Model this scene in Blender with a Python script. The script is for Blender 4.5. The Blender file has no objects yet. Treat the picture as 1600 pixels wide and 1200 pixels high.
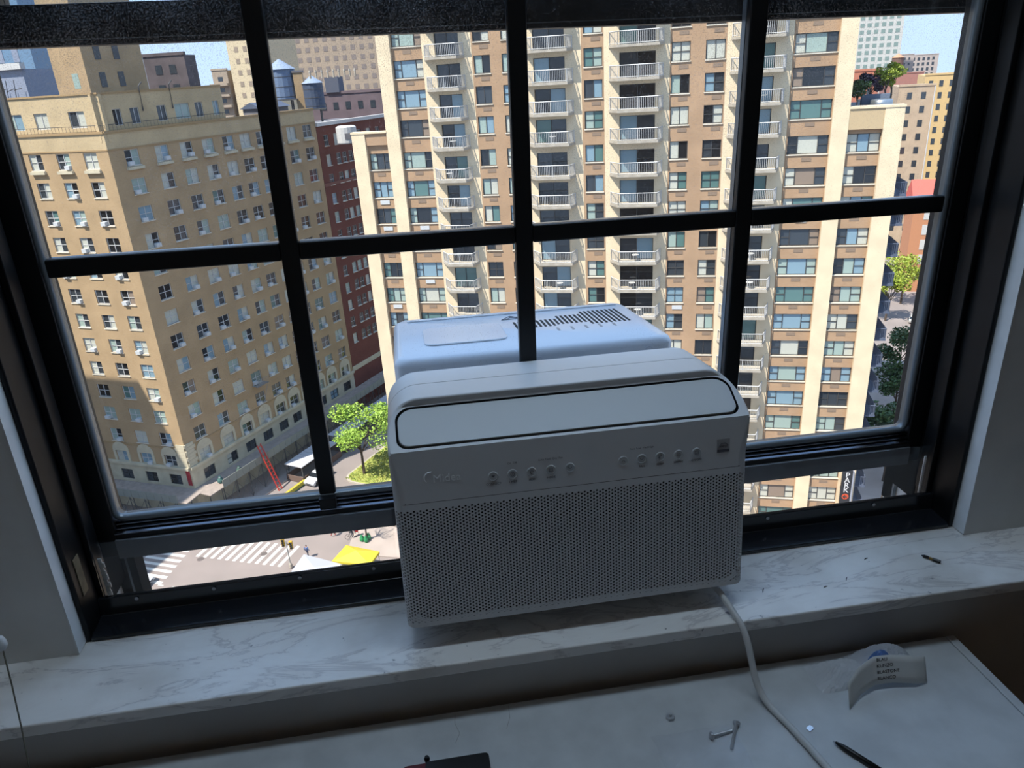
import bpy, bmesh, math, random
from mathutils import Matrix, Vector
random.seed(7)
scene = bpy.context.scene
col = scene.collection
PI = math.pi

# ------------------------------------------------------------------ camera, sky, sun, exposure
FPX = 1173.61
cam_d = bpy.data.cameras.new('camera'); cam = bpy.data.objects.new('camera', cam_d); col.objects.link(cam)
cam_d.sensor_fit = 'HORIZONTAL'; cam_d.sensor_width = 36.0; cam_d.lens = FPX / 1600 * 36.0
cam_d.clip_start = 0.02; cam_d.clip_end = 3000
_r = Vector((0.98704155, -0.15513259, -0.04102278)); _d = Vector((-0.09748695, -0.37666667, -0.92120492)); _f = Vector((0.12745699, 0.91326672, -0.38690906))
cam.matrix_world = Matrix(((_r.x, -_d.x, -_f.x, 0), (_r.y, -_d.y, -_f.y, 0), (_r.z, -_d.z, -_f.z, 0), (0, 0, 0, 1)))
scene.camera = cam

SUN_AZ_DIR = Vector((-0.86, -0.51, 0)).normalized(); SUN_EL = math.radians(56)
sun_to = Vector((SUN_AZ_DIR.x * math.cos(SUN_EL), SUN_AZ_DIR.y * math.cos(SUN_EL), math.sin(SUN_EL)))
sd = bpy.data.lights.new('sun', 'SUN'); sd.energy = 9.6; sd.angle = math.radians(0.5); sd.color = (1.0, 0.94, 0.85)
sun = bpy.data.objects.new('sun', sd); col.objects.link(sun)
sun.rotation_euler = (-sun_to).to_track_quat('-Z', 'Y').to_euler(); sun.location = (-30, -30, 80)

w = bpy.data.worlds.new('sky'); scene.world = w; w.use_nodes = True
nt = w.node_tree; nt.nodes.clear()
geo = nt.nodes.new('ShaderNodeTexCoord'); sp_ = nt.nodes.new('ShaderNodeSeparateXYZ'); nt.links.new(geo.outputs['Generated'], sp_.inputs[0])
rmp = nt.nodes.new('ShaderNodeValToRGB'); rmp.color_ramp.elements[0].position = 0.0; rmp.color_ramp.elements[0].color = (.47, .61, .83, 1)
rmp.color_ramp.elements[1].position = .6; rmp.color_ramp.elements[1].color = (.40, .62, 1.0, 1)
nt.links.new(sp_.outputs[2], rmp.inputs[0])
bg = nt.nodes.new('ShaderNodeBackground'); bg.inputs['Strength'].default_value = 1.6
wo = nt.nodes.new('ShaderNodeOutputWorld')
nt.links.new(rmp.outputs[0], bg.inputs[0]); nt.links.new(bg.outputs[0], wo.inputs[0])

scene.view_settings.view_transform = 'Standard'; scene.view_settings.look = 'None'
scene.view_settings.gamma = 1.0; scene.view_settings.use_curve_mapping = False
scene.view_settings.exposure = 0.0
scene.cycles.use_denoising = True
scene.cycles.transparent_max_bounces = 16
scene.cycles.max_bounces = 8
scene.cycles.sample_clamp_indirect = 6.0

# ------------------------------------------------------------------ materials
MATS = {}
ALB = [1.0]                    # masonry outdoors reflects far less than paint indoors
def srgb(r, g, b):
    f = lambda c: (c / 255 / 12.92) if c / 255 <= 0.04045 else ((c / 255 + 0.055) / 1.055) ** 2.4
    return (f(r) * ALB[0], f(g) * ALB[0], f(b) * ALB[0], 1)
def mat(name, rgb, rough=0.6, metal=0.0, var=0.0, scale=5.0, bump=0.0, spec=0.5, rgb2=None, detail=4.0, coat=0.0):
    """principled material with a two-tone procedural noise"""
    if name in MATS: return MATS[name]
    m = bpy.data.materials.new(name); m.use_nodes = True; t = m.node_tree
    p = t.nodes['Principled BSDF']; p.inputs['Roughness'].default_value = rough; p.inputs['Metallic'].default_value = metal
    p.inputs['Specular IOR Level'].default_value = spec
    if coat: p.inputs['Coat Weight'].default_value = coat
    c = srgb(*rgb); p.inputs['Base Color'].default_value = c
    if var or rgb2 or bump:
        tc = t.nodes.new('ShaderNodeTexCoord'); n = t.nodes.new('ShaderNodeTexNoise'); n.inputs['Scale'].default_value = scale; n.inputs['Detail'].default_value = detail
        t.links.new(tc.outputs['Object'], n.inputs['Vector'])
        if var or rgb2:
            r = t.nodes.new('ShaderNodeValToRGB')
            c2 = srgb(*rgb2) if rgb2 else tuple(x * (1 - var) for x in c[:3]) + (1,)
            c1 = c if rgb2 else tuple(min(1, x * (1 + var * .4)) for x in c[:3]) + (1,)
            r.color_ramp.elements[0].position = .35; r.color_ramp.elements[1].position = .68
            r.color_ramp.elements[0].color = c2; r.color_ramp.elements[1].color = c1
            t.links.new(n.outputs['Fac'], r.inputs['Fac']); t.links.new(r.outputs['Color'], p.inputs['Base Color'])
        if bump:
            b = t.nodes.new('ShaderNodeBump'); b.inputs['Strength'].default_value = bump; b.inputs['Distance'].default_value = .002
            t.links.new(n.outputs['Fac'], b.inputs['Height']); t.links.new(b.outputs['Normal'], p.inputs['Normal'])
    MATS[name] = m; return m

def brick(name, c1, c2, mortar, scale=1.0):
    if name in MATS: return MATS[name]
    m = bpy.data.materials.new(name); m.use_nodes = True; t = m.node_tree; p = t.nodes['Principled BSDF']
    p.inputs['Roughness'].default_value = .85; p.inputs['Specular IOR Level'].default_value = .2
    tc = t.nodes.new('ShaderNodeTexCoord'); mp = t.nodes.new('ShaderNodeMapping'); mp.inputs['Rotation'].default_value = (PI / 2, 0, 0)
    bt = t.nodes.new('ShaderNodeTexBrick'); bt.inputs['Scale'].default_value = scale
    bt.inputs['Brick Width'].default_value = .24; bt.inputs['Row Height'].default_value = .08; bt.inputs['Mortar Size'].default_value = .01
    bt.inputs['Color1'].default_value = srgb(*c1); bt.inputs['Color2'].default_value = srgb(*c2); bt.inputs['Mortar'].default_value = srgb(*mortar)
    t.links.new(tc.outputs['Object'], mp.inputs['Vector']); t.links.new(mp.outputs[0], bt.inputs['Vector'])
    n = t.nodes.new('ShaderNodeTexNoise'); n.inputs['Scale'].default_value = .35; n.inputs['Detail'].default_value = 6
    t.links.new(tc.outputs['Object'], n.inputs['Vector'])
    mx = t.nodes.new('ShaderNodeMix'); mx.data_type = 'RGBA'; mx.blend_type = 'MULTIPLY'; mx.inputs[0].default_value = .45
    t.links.new(bt.outputs['Color'], mx.inputs[6]); t.links.new(n.outputs['Fac'], mx.inputs[7]); t.links.new(mx.outputs[2], p.inputs['Base Color'])
    MATS[name] = m; return m

def glass_mat(name, tint=(1, 1, 1), dust=0.0, rough=0.0, haze=0.0, refl=0.06, zmid=None, dcol=(.62, .64, .66)):
    """thin pane: see-through with a faint reflection and specks of dried dust"""
    m = bpy.data.materials.new(name); m.use_nodes = True; t = m.node_tree; t.nodes.clear()
    out = t.nodes.new('ShaderNodeOutputMaterial'); tr = t.nodes.new('ShaderNodeBsdfTransparent'); tr.inputs[0].default_value = (*tint, 1)
    gl = t.nodes.new('ShaderNodeBsdfGlossy'); gl.inputs['Roughness'].default_value = rough; gl.inputs['Color'].default_value = (1, 1, 1, 1)
    lw = t.nodes.new('ShaderNodeLayerWeight'); lw.inputs['Blend'].default_value = .5
    pw = t.nodes.new('ShaderNodeMath'); pw.operation = 'POWER'; pw.inputs[1].default_value = 5; t.links.new(lw.outputs['Facing'], pw.inputs[0])
    mul = t.nodes.new('ShaderNodeMath'); mul.operation = 'MULTIPLY_ADD'; mul.inputs[1].default_value = .6; mul.inputs[2].default_value = refl; mul.use_clamp = True
    t.links.new(pw.outputs[0], mul.inputs[0])
    mx = t.nodes.new('ShaderNodeMixShader'); t.links.new(mul.outputs[0], mx.inputs[0]); t.links.new(tr.outputs[0], mx.inputs[1]); t.links.new(gl.outputs[0], mx.inputs[2])
    last = mx
    if dust or haze:
        df = t.nodes.new('ShaderNodeBsdfDiffuse'); df.inputs[0].default_value = (*dcol, 1)
        tl = t.nodes.new('ShaderNodeBsdfTranslucent'); tl.inputs[0].default_value = (*dcol, 1)
        dm = t.nodes.new('ShaderNodeMixShader'); dm.inputs[0].default_value = .55
        t.links.new(df.outputs[0], dm.inputs[1]); t.links.new(tl.outputs[0], dm.inputs[2])
        m2 = t.nodes.new('ShaderNodeMixShader'); t.links.new(mx.outputs[0], m2.inputs[1]); t.links.new(dm.outputs[0], m2.inputs[2])
        if dust:
            tc = t.nodes.new('ShaderNodeTexCoord')
            n = t.nodes.new('ShaderNodeTexNoise'); n.inputs['Scale'].default_value = 620; n.inputs['Detail'].default_value = 2
            big = t.nodes.new('ShaderNodeTexNoise'); big.inputs['Scale'].default_value = 5; big.inputs['Detail'].default_value = 2
            t.links.new(tc.outputs['Object'], n.inputs['Vector']); t.links.new(tc.outputs['Object'], big.inputs['Vector'])
            add = t.nodes.new('ShaderNodeMath'); add.operation = 'MULTIPLY_ADD'; add.inputs[1].default_value = .28; t.links.new(big.outputs['Fac'], add.inputs[0]); t.links.new(n.outputs['Fac'], add.inputs[2])
            src = add
            if zmid is not None:
                sep = t.nodes.new('ShaderNodeSeparateXYZ'); t.links.new(tc.outputs['Object'], sep.inputs[0])
                mr = t.nodes.new('ShaderNodeMapRange'); mr.inputs[1].default_value = zmid - .45; mr.inputs[2].default_value = zmid; mr.inputs[3].default_value = -.08; mr.inputs[4].default_value = .010
                t.links.new(sep.outputs[2], mr.inputs[0])
                ad2 = t.nodes.new('ShaderNodeMath'); ad2.operation = 'ADD'; t.links.new(add.outputs[0], ad2.inputs[0]); t.links.new(mr.outputs[0], ad2.inputs[1]); src = ad2
            rp = t.nodes.new('ShaderNodeMapRange'); rp.inputs[1].default_value = .725; rp.inputs[2].default_value = .83; rp.inputs[3].default_value = haze; rp.inputs[4].default_value = dust
            t.links.new(src.outputs[0], rp.inputs[0]); t.links.new(rp.outputs[0], m2.inputs[0])
        else:
            m2.inputs[0].default_value = haze
        last = m2
    t.links.new(last.outputs[0], out.inputs[0]); MATS[name] = m; return m

def marble_mat():
    m = bpy.data.materials.new('marble'); m.use_nodes = True; t = m.node_tree; p = t.nodes['Principled BSDF']
    p.inputs['Roughness'].default_value = .28; p.inputs['Specular IOR Level'].default_value = .5
    tc = t.nodes.new('ShaderNodeTexCoord'); mp = t.nodes.new('ShaderNodeMapping'); mp.inputs['Scale'].default_value = (2.2, 7.0, 6); mp.inputs['Rotation'].default_value = (0, 0, .22)
    t.links.new(tc.outputs['Object'], mp.inputs[0])
    n = t.nodes.new('ShaderNodeTexNoise'); n.inputs['Scale'].default_value = 1.6; n.inputs['Detail'].default_value = 9; n.inputs['Roughness'].default_value = .62; n.inputs['Distortion'].default_value = 1.3
    t.links.new(mp.outputs[0], n.inputs['Vector'])
    r = t.nodes.new('ShaderNodeValToRGB'); e = r.color_ramp.elements
    e[0].position = .40; e[0].color = srgb(240, 239, 236); e[1].position = .62; e[1].color = srgb(238, 236, 232)
    for pos, c in ((.475, (236, 234, 231)), (.50, (206, 203, 201)), (.525, (235, 232, 228))):
        x = r.color_ramp.elements.new(pos); x.color = srgb(*c)
    t.links.new(n.outputs['Fac'], r.inputs[0])
    n2 = t.nodes.new('ShaderNodeTexNoise'); n2.inputs['Scale'].default_value = 5; n2.inputs['Detail'].default_value = 8; t.links.new(tc.outputs['Object'], n2.inputs['Vector'])
    r2 = t.nodes.new('ShaderNodeValToRGB'); r2.color_ramp.elements[0].position = .30; r2.color_ramp.elements[0].color = (.66, .64, .60, 1); r2.color_ramp.elements[1].position = .52; r2.color_ramp.elements[1].color = (1, 1, 1, 1)
    t.links.new(n2.outputs['Fac'], r2.inputs[0])
    n3 = t.nodes.new('ShaderNodeTexNoise'); n3.inputs['Scale'].default_value = 60; n3.inputs['Detail'].default_value = 3; t.links.new(tc.outputs['Object'], n3.inputs['Vector'])
    r3 = t.nodes.new('ShaderNodeValToRGB'); r3.color_ramp.elements[0].position = .24; r3.color_ramp.elements[0].color = (.3, .3, .32, 1); r3.color_ramp.elements[1].position = .30; r3.color_ramp.elements[1].color = (1, 1, 1, 1)
    t.links.new(n3.outputs['Fac'], r3.inputs[0])
    a = t.nodes.new('ShaderNodeMix'); a.data_type = 'RGBA'; a.blend_type = 'MULTIPLY'; a.inputs[0].default_value = .8
    t.links.new(r.outputs[0], a.inputs[6]); t.links.new(r2.outputs[0], a.inputs[7])
    b = t.nodes.new('ShaderNodeMix'); b.data_type = 'RGBA'; b.blend_type = 'MULTIPLY'; b.inputs[0].default_value = 1
    t.links.new(a.outputs[2], b.inputs[6]); t.links.new(r3.outputs[0], b.inputs[7]); t.links.new(b.outputs[2], p.inputs['Base Color'])
    MATS['marble'] = m; return m

plaster = mat('plaster', (228, 231, 231), .8, var=.08, scale=9, bump=.15)
plaster_white = mat('plaster_white', (228, 232, 234), .55, var=.1, scale=14, bump=.25)
room_paint = mat('room_paint', (226, 208, 188), .9)
floor_wood = mat('floor_wood', (150, 118, 88), .6, var=.3, scale=3)
black_paint = mat('black_paint', (17, 18, 20), .42, var=.5, scale=18, bump=.2, spec=.28)
black_satin = mat('black_satin', (14, 15, 17), .42, spec=.4)
black_gloss = mat('black_gloss', (26, 28, 32), .16, spec=.6)
outer_black = mat('outer_black', (12, 12, 13), .9, spec=.1)
bead_metal = mat('bead_metal', (120, 124, 134), .16, metal=1.0)
gasket_m = mat('gasket', (120, 128, 134), .25, metal=.4)
caulk = mat('caulk', (225, 222, 218), .8, var=.2, scale=60)
marble = marble_mat()
ac_white = mat('ac_white', (214, 216, 218), .42, spec=.4)
ac_panel = mat('ac_panel', (202, 206, 208), .4, spec=.4)
ac_case = mat('ac_case', (238, 243, 250), .22, spec=.5)
ac_dark = mat('ac_dark', (10, 10, 11), .8)
ac_gray = mat('ac_gray', (164, 164, 166), .5)
ac_print = mat('ac_print', (92, 92, 100), .6)
ac_chrome = mat('ac_chrome', (246, 248, 250), .25, spec=.8)
desk_white = mat('desk_white', (206, 210, 212), .34, var=.12, scale=16, spec=.45)
steel = mat('steel', (196, 200, 206), .3, metal=.55)
cord_m = mat('cord_plastic', (205, 206, 205), .45)
dark_wall = mat('dark_wall', (62, 54, 48), .85, var=.2, scale=12)
black_plastic = mat('black_plastic', (12, 12, 13), .4)
red_plastic = mat('red_plastic', (96, 16, 22), .4)
brass = mat('brass', (150, 120, 70), .35, metal=.8)
paper = mat('paper', (216, 218, 216), .8)
ink = mat('ink', (36, 36, 44), .8)

# ------------------------------------------------------------------ mesh helpers
class MB:
    def __init__(s): s.v = []; s.f = []; s.mi = []; s.cur = 0
    def add(s, vs, fs):
        o = len(s.v); s.v += [tuple(x) for x in vs]
        for q in fs: s.f.append([o + i for i in q]); s.mi.append(s.cur)
        return s
    def box(s, x0, x1, y0, y1, z0, z1):
        vs = [(x0, y0, z0), (x1, y0, z0), (x1, y1, z0), (x0, y1, z0), (x0, y0, z1), (x1, y0, z1), (x1, y1, z1), (x0, y1, z1)]
        return s.add(vs, [(0, 3, 2, 1), (4, 5, 6, 7), (0, 1, 5, 4), (1, 2, 6, 5), (2, 3, 7, 6), (3, 0, 4, 7)])
    def prism(s, poly, h0, h1, axis='z'):
        """extrude a 2-D polygon (counter-clockwise) along an axis"""
        n = len(poly)
        def P(a, b, h): return {'z': (a, b, h), 'y': (a, h, b), 'x': (h, a, b)}[axis]
        vs = [P(a, b, h0) for a, b in poly] + [P(a, b, h1) for a, b in poly]
        fs = [list(range(n))[::-1], list(range(n, 2 * n))] + [(i, (i + 1) % n, n + (i + 1) % n, n + i) for i in range(n)]
        if axis == 'y': fs = [list(q)[::-1] for q in fs]
        return s.add(vs, fs)
    def tube(s, pts, r, n=8, r2=None, cap=True):
        pts = [Vector(p) for p in pts]; rings = []; o = len(s.v); m = len(pts)
        up = Vector((0, 0, 1))
        for i, p in enumerate(pts):
            d = (pts[min(i + 1, m - 1)] - pts[max(i - 1, 0)]).normalized()
            a = d.cross(up)
            if a.length < .05: a = d.cross(Vector((1, 0, 0)))
            a.normalize(); b = a.cross(d)
            rr = r if r2 is None else r + (r2 - r) * i / max(1, m - 1)
            if isinstance(r, (list, tuple)): rr = r[i]
            s.v += [tuple(p + (a * math.cos(2 * PI * k / n) + b * math.sin(2 * PI * k / n)) * rr) for k in range(n)]
        for i in range(m - 1):
            for k in range(n):
                s.f.append([o + i * n + k, o + i * n + (k + 1) % n, o + (i + 1) * n + (k + 1) % n, o + (i + 1) * n + k]); s.mi.append(s.cur)
        if cap:
            s.f.append([o + k for k in range(n)][::-1]); s.f.append([o + (m - 1) * n + k for k in range(n)]); s.mi += [s.cur] * 2
        return s
    def lathe(s, prof, n=16, c=(0, 0, 0)):
        """profile of (radius, z) turned around z"""
        o = len(s.v); m = len(prof)
        for r, z in prof: s.v += [(c[0] + r * math.cos(2 * PI * k / n), c[1] + r * math.sin(2 * PI * k / n), c[2] + z) for k in range(n)]
        for i in range(m - 1):
            for k in range(n):
                s.f.append([o + i * n + k, o + i * n + (k + 1) % n, o + (i + 1) * n + (k + 1) % n, o + (i + 1) * n + k]); s.mi.append(s.cur)
        s.f.append([o + k for k in range(n)][::-1]); s.f.append([o + (m - 1) * n + k for k in range(n)]); s.mi += [s.cur] * 2
        return s
    def mesh(s, name, mats, smooth=False):
        me = bpy.data.meshes.new(name); me.from_pydata(s.v, [], s.f)
        for m in (mats if isinstance(mats, (list, tuple)) else [mats]): me.materials.append(m)
        for p, i in zip(me.polygons, s.mi): p.material_index = i
        if smooth:
            for p in me.polygons: p.use_smooth = True
        me.update(); return me
    def build(s, name, mats, parent=None, mw=None, smooth=False, bevel=0, seg=2):
        return put(name, s.mesh(name, mats, smooth), parent, mw, bevel, seg)

def put(name, me, parent=None, mw=None, bevel=0, seg=2):
    o = bpy.data.objects.new(name, me); col.objects.link(o)
    if parent is not None: o.parent = parent
    if mw is not None: o.matrix_basis = mw if isinstance(mw, Matrix) else Matrix.Translation(mw)
    if bevel:
        b = o.modifiers.new('bevel', 'BEVEL'); b.width = bevel; b.segments = seg; b.limit_method = 'ANGLE'; b.angle_limit = math.radians(40)
        if me: 
            for p in me.polygons: p.use_smooth = True
        ws = o.modifiers.new('wn', 'WEIGHTED_NORMAL'); ws.keep_sharp = True
    return o
def smooth_angle(o, deg=40):
    me = o.data
    bm = bmesh.new(); bm.from_mesh(me)
    for e in bm.edges:
        e.smooth = not (len(e.link_faces) == 2 and e.calc_face_angle(0) > math.radians(deg))
    for f in bm.faces: f.smooth = True
    bm.to_mesh(me); bm.free(); return o
def recalc(o):
    bm = bmesh.new(); bm.from_mesh(o.data); bmesh.ops.recalc_face_normals(bm, faces=bm.faces); bm.to_mesh(o.data); bm.free(); return o
def tag(o, label=None, cat=None, group=None, kind=None):
    if label: o['label'] = label
    if cat: o['category'] = cat
    if group: o['group'] = group
    if kind: o['kind'] = kind
    return o
def empty(name, mw=None):
    o = bpy.data.objects.new(name, None); col.objects.link(o); o.empty_display_size = .1
    if mw is not None: o.matrix_basis = mw if isinstance(mw, Matrix) else Matrix.Translation(mw)
    return o
def struct(o): o['kind'] = 'structure'; return o
FONT_CACHE = {}
def text_mesh(name, body, size, depth, m, parent, mw, align='LEFT', shear=0, space=1.0):
    cu = bpy.data.curves.new(name, 'FONT'); cu.body = body; cu.size = size; cu.extrude = depth; cu.align_x = align; cu.align_y = 'CENTER'; cu.shear = shear; cu.space_line = space
    cu.resolution_u = 2
    tmp = bpy.data.objects.new('tmp', cu); col.objects.link(tmp)
    me = bpy.data.meshes.new_from_object(tmp.evaluated_get(bpy.context.evaluated_depsgraph_get()))
    bpy.data.objects.remove(tmp); bpy.data.curves.remove(cu)
    me.name = name; me.materials.clear(); me.materials.append(m)
    return put(name, me, parent, mw)
def rrect(x0, x1, z0, z1, r, n=6, rb=None):
    """rounded rectangle, counter-clockwise from bottom-left; rb = radius of the bottom corners"""
    rb = r if rb is None else rb; P = []
    for cx, cz, rr, a0 in ((x0 + rb, z0 + rb, rb, PI), (x1 - rb, z0 + rb, rb, 1.5 * PI), (x1 - r, z1 - r, r, 0), (x0 + r, z1 - r, r, .5 * PI)):
        for k in range(n + 1):
            a = a0 + .5 * PI * k / n; P.append((cx + rr * math.cos(a), cz + rr * math.sin(a)))
    return P

# ================================================================== THE ROOM (camera-centred coordinates, metres)
OX0, OX1 = -.584, 1.0          # window opening
WY = 1.06                      # plaster wall face
SZ = -.85                      # marble sill top
RX0, RX1, RY0, RZ0, RZ1 = -2.0, 2.4, -2.6, -1.6, 1.15
TOPZ = 1.02
b = MB(); b.box(RX0 - .2, OX0, WY, 1.30, RZ0 - .1, RZ1 + .2).box(OX1, RX1 + .2, WY, 1.30, RZ0 - .1, RZ1 + .2).box(OX0, OX1, WY, 1.30, TOPZ, RZ1 + .2).box(OX0, OX1, WY, 1.20, RZ0 - .1, SZ - .03)
struct(b.build('wall_front', plaster))
for sgn, x0, x1, y0, y1 in (('left', OX0, OX0 + .003, WY - .001, 1.093), ('right', OX1 - .003, OX1, WY - .001, 1.093)):
    bb = MB(); bb.box(x0, x1, y0, y1, SZ + .002, TOPZ)
    struct(bb.build('trim_1' if sgn == 'left' else 'trim_2', plaster_white))
struct(MB().box(RX0 - .2, RX0, RY0, WY, RZ0 - .1, RZ1 + .2).build('wall_left', room_paint))
struct(MB().box(RX1, RX1 + .2, RY0, WY, RZ0 - .1, RZ1 + .2).build('wall_right', dark_wall))
struct(MB().box(RX0 - .2, RX1 + .2, RY0 - .2, RY0, RZ0 - .1, RZ1 + .2).build('wall_back', room_paint))
struct(MB().box(RX0, RX1, RY0, WY, RZ0 - .1, RZ0).build('floor', floor_wood))
struct(MB().box(RX0, RX1, RY0, WY, RZ1, RZ1 + .2).build('ceiling', room_paint))
# apron below the sill
struct(MB().box(RX0, RX1, .945, WY, RZ0, SZ - .022).build('trim_3', mat('apron_paint', (190, 188, 186), .7, var=.15, scale=4)))

# added fill light on the ceiling, out of view, brightening the sill and room
cl_ = empty('added_fill_light', (.25, .965, RZ1)); tag(cl_, 'added unseen fill light on the ceiling above the window', 'fill light')
MB().box(-.75, .75, -.09, .09, -.035, 0).build('housing', mat('fill_housing', (220, 220, 220), .5), cl_, bevel=.004)
dm_ = bpy.data.materials.new('fill_diffuser'); dm_.use_nodes = True; dm_.node_tree.nodes['Principled BSDF'].inputs['Emission Color'].default_value = (.62, .80, 1, 1); dm_.node_tree.nodes['Principled BSDF'].inputs['Emission Strength'].default_value = 12.5
MB().box(-.73, .73, -.075, .075, -.042, -.0351).build('diffuser', dm_, cl_)

# marble sill
b = MB(); b.box(-1.1, 1.55, .918, 1.10, SZ - .022, SZ)
tag(b.build('window_sill', marble, bevel=.003), 'white marble window sill with grey veins under the black window', 'sill')

# ---- black window
win = struct(empty('window_1', (0.2, 1.2, SZ))); WO = Vector((-.2, -1.2, -SZ))
def wp(mb, name, m, bevel=0, smooth=False):
    o = mb.build(name, m, win, WO, bevel=bevel, smooth=smooth); return o
wp(MB().box(OX0 + .003, -.572, 1.088, 1.195, SZ, TOPZ), 'frame_jamb', black_paint, .003)
wp(MB().box(OX0 + .003, -.572, 1.195, 1.265, SZ, TOPZ), 'jamb_track', outer_black)
wp(MB().box(.988, OX1 - .003, 1.088, 1.195, SZ, TOPZ), 'frame_jamb', black_paint, .003)
wp(MB().box(.988, OX1 - .003, 1.195, 1.265, SZ, TOPZ), 'jamb_track', outer_black)
wp(MB().box(OX0, OX1, 1.088, 1.30, TOPZ - .03, TOPZ), 'frame_head', black_paint)
wp(MB().box(-.572, -.561, 1.150, 1.183, SZ + .04, TOPZ - .03), 'stop_bead', black_paint, .002)
wp(MB().box(.977, .988, 1.150, 1.183, SZ + .04, TOPZ - .03), 'stop_bead', black_paint, .002)
# bottom frame: lip, tread, riser
b = MB(); b.prism([(1.087, SZ + .0005), (1.152, SZ + .0005), (1.152, -.806), (1.142, -.806), (1.138, -.838), (1.100, -.841), (1.087, -.842)], -.572, .988, 'x')
wp(b, 'frame_sill', black_gloss, .0015)
# outer jambs beyond the sash
wp(MB().box(-.60, -.571, 1.266, 1.296, SZ - .05, TOPZ), 'outer_jamb', outer_black)
wp(MB().box(.992, 1.03, 1.266, 1.296, SZ - .05, TOPZ), 'outer_jamb', outer_black)
wp(MB().box(-.571, -.547, 1.262, 1.30, SZ - .06, -.765), 'outer_track', outer_black)
wp(MB().box(-.5635, -.5600, 1.2605, 1.2619, SZ - .06, -.765), 'outer_track_edge', gasket_m)
wp(MB().box(.992, .999, 1.2605, 1.2659, SZ - .05, -.74), 'outer_track_edge', gasket_m)
# lower sash
GX0, GX1, GZ0, GZ1 = -.537, .954, -.692, .26
wp(MB().box(-.571, GX0, 1.200, 1.250, -.762, GZ1 + .05), 'sash_stile', black_satin, .002)
wp(MB().box(GX1 + .002, .987, 1.200, 1.250, -.762, GZ1 + .05), 'sash_stile', black_satin, .002)
b = MB(); b.box(GX0, GX1 + .002, 1.190, 1.250, -.7585, -.713)
wp(b, 'sash_bottom_rail', black_satin, .002)
for k in range(3):
    z = -.7128 + k * .0056; y = 1.1905 + k * .0068
    wp(MB().prism([(y, z), (1.24, z), (1.24, z + .0036), (y + .0068, z + .0036), (y, z + .0018)], GX0, GX1 + .002, 'x'), 'rail_ridge', bead_metal)
wp(MB().box(GX0, GX1, 1.1855, 1.1898, -.7585, -.722), 'weather_strip', mat('weather_strip', (92, 94, 98), .8, var=.2, scale=20))
wp(MB().box(GX0, GX1 + .002, 1.20, 1.25, GZ1, GZ1 + .05), 'sash_top_rail', black_satin)
# gasket ring with rounded lower corners
outer = rrect(GX0, GX1, GZ0 - .003, GZ1, .002, 5, .017); inner = rrect(GX0 + .006, GX1 - .006, GZ0 + .004, GZ1, .002, 5, .011)
b = MB(); n = len(outer)
for y0, y1, o_, i_ in ((1.2035, 1.226, outer, inner),):
    vs = [(x, y0, z) for x, z in o_] + [(x, y0 + .006, z) for x, z in i_] + [(x, y1, z) for x, z in i_] + [(x, y1, z) for x, z in o_]
    fs = []
    for i in range(n):
        j = (i + 1) % n
        fs += [(i, j, n + j, n + i), (n + i, n + j, 2 * n + j, 2 * n + i), (2 * n + i, 2 * n + j, 3 * n + j, 3 * n + i), (3 * n + i, 3 * n + j, j, i)]
    b.add(vs, fs)
recalc(wp(b, 'gasket', gasket_m, smooth=True))
# muntins
MX = [(-.1885, -.1595), (.1855, .2145), (.5635, .5925)]
RZ = (-.2650, -.2365)
for x0, x1 in MX:
    wp(MB().box(x0, x1, 1.208, 1.2245, GZ0, GZ1), 'muntin', black_satin, .003)
    wp(MB().box(x0 + .003, x1 - .003, 1.232, 1.246, GZ0, GZ1), 'muntin', gasket_m)
    wp(MB().box(x0, x1, 1.1925, 1.207, -.7135, GZ0 + .001), 'muntin_foot', black_satin)
xs = [GX0] + [x for p in MX for x in p] + [GX1]
for i in range(4):
    wp(MB().box(xs[2 * i], xs[2 * i + 1], 1.2085, 1.2245, *RZ), 'glazing_bar', black_satin, .003)
    wp(MB().box(xs[2 * i], xs[2 * i + 1], 1.232, 1.245, RZ[0] + .003, RZ[1] - .003), 'glazing_bar', gasket_m)
pane_m = glass_mat('window_glass', (.965, .98, .985), dust=.30, haze=.004, refl=.020, zmid=.05)
edges = [GX0 + .001, -.174, .200, .578, GX1 - .001]
for i in range(4):
    for z0, z1 in ((GZ0 + .001, -.251), (-.250, GZ1 - .001)):
        wp(MB().box(edges[i] + .0005, edges[i + 1] - .0005, 1.2255, 1.2295, z0, z1), 'pane', pane_m)
# upper sash behind it
wp(MB().box(-.552, .992, 1.266, 1.300, .0555, .1105), 'upper_sash_rail', black_paint, .002)
wp(MB().box(-.552, .992, 1.2645, 1.268, .063, .0645), 'upper_sash_lip', gasket_m)
wp(MB().box(-.552, -.52, 1.266, 1.300, .1105, TOPZ - .03), 'upper_sash_stile', black_satin)
wp(MB().box(.96, .992, 1.266, 1.300, .1105, TOPZ - .03), 'upper_sash_stile', black_satin)
wp(MB().box(-.52, .96, 1.281, 1.285, .1105, TOPZ - .03), 'pane', glass_mat('upper_glass', (.95, .97, .98), dust=.35, haze=.01, refl=.02))
# screws along the acrylic panel
for x in (-.508, -.38, -.234, -.105, .641, .86):
    o = wp(MB().lathe([(.0032, 0), (.0032, .001), (.002, .0018)], 10), 'screw', steel)
    o.matrix_basis = Matrix.Translation(WO) @ Matrix.Translation((x, 1.1395, -.8125)) @ Matrix.Rotation(PI / 2, 4, 'X')
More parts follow.
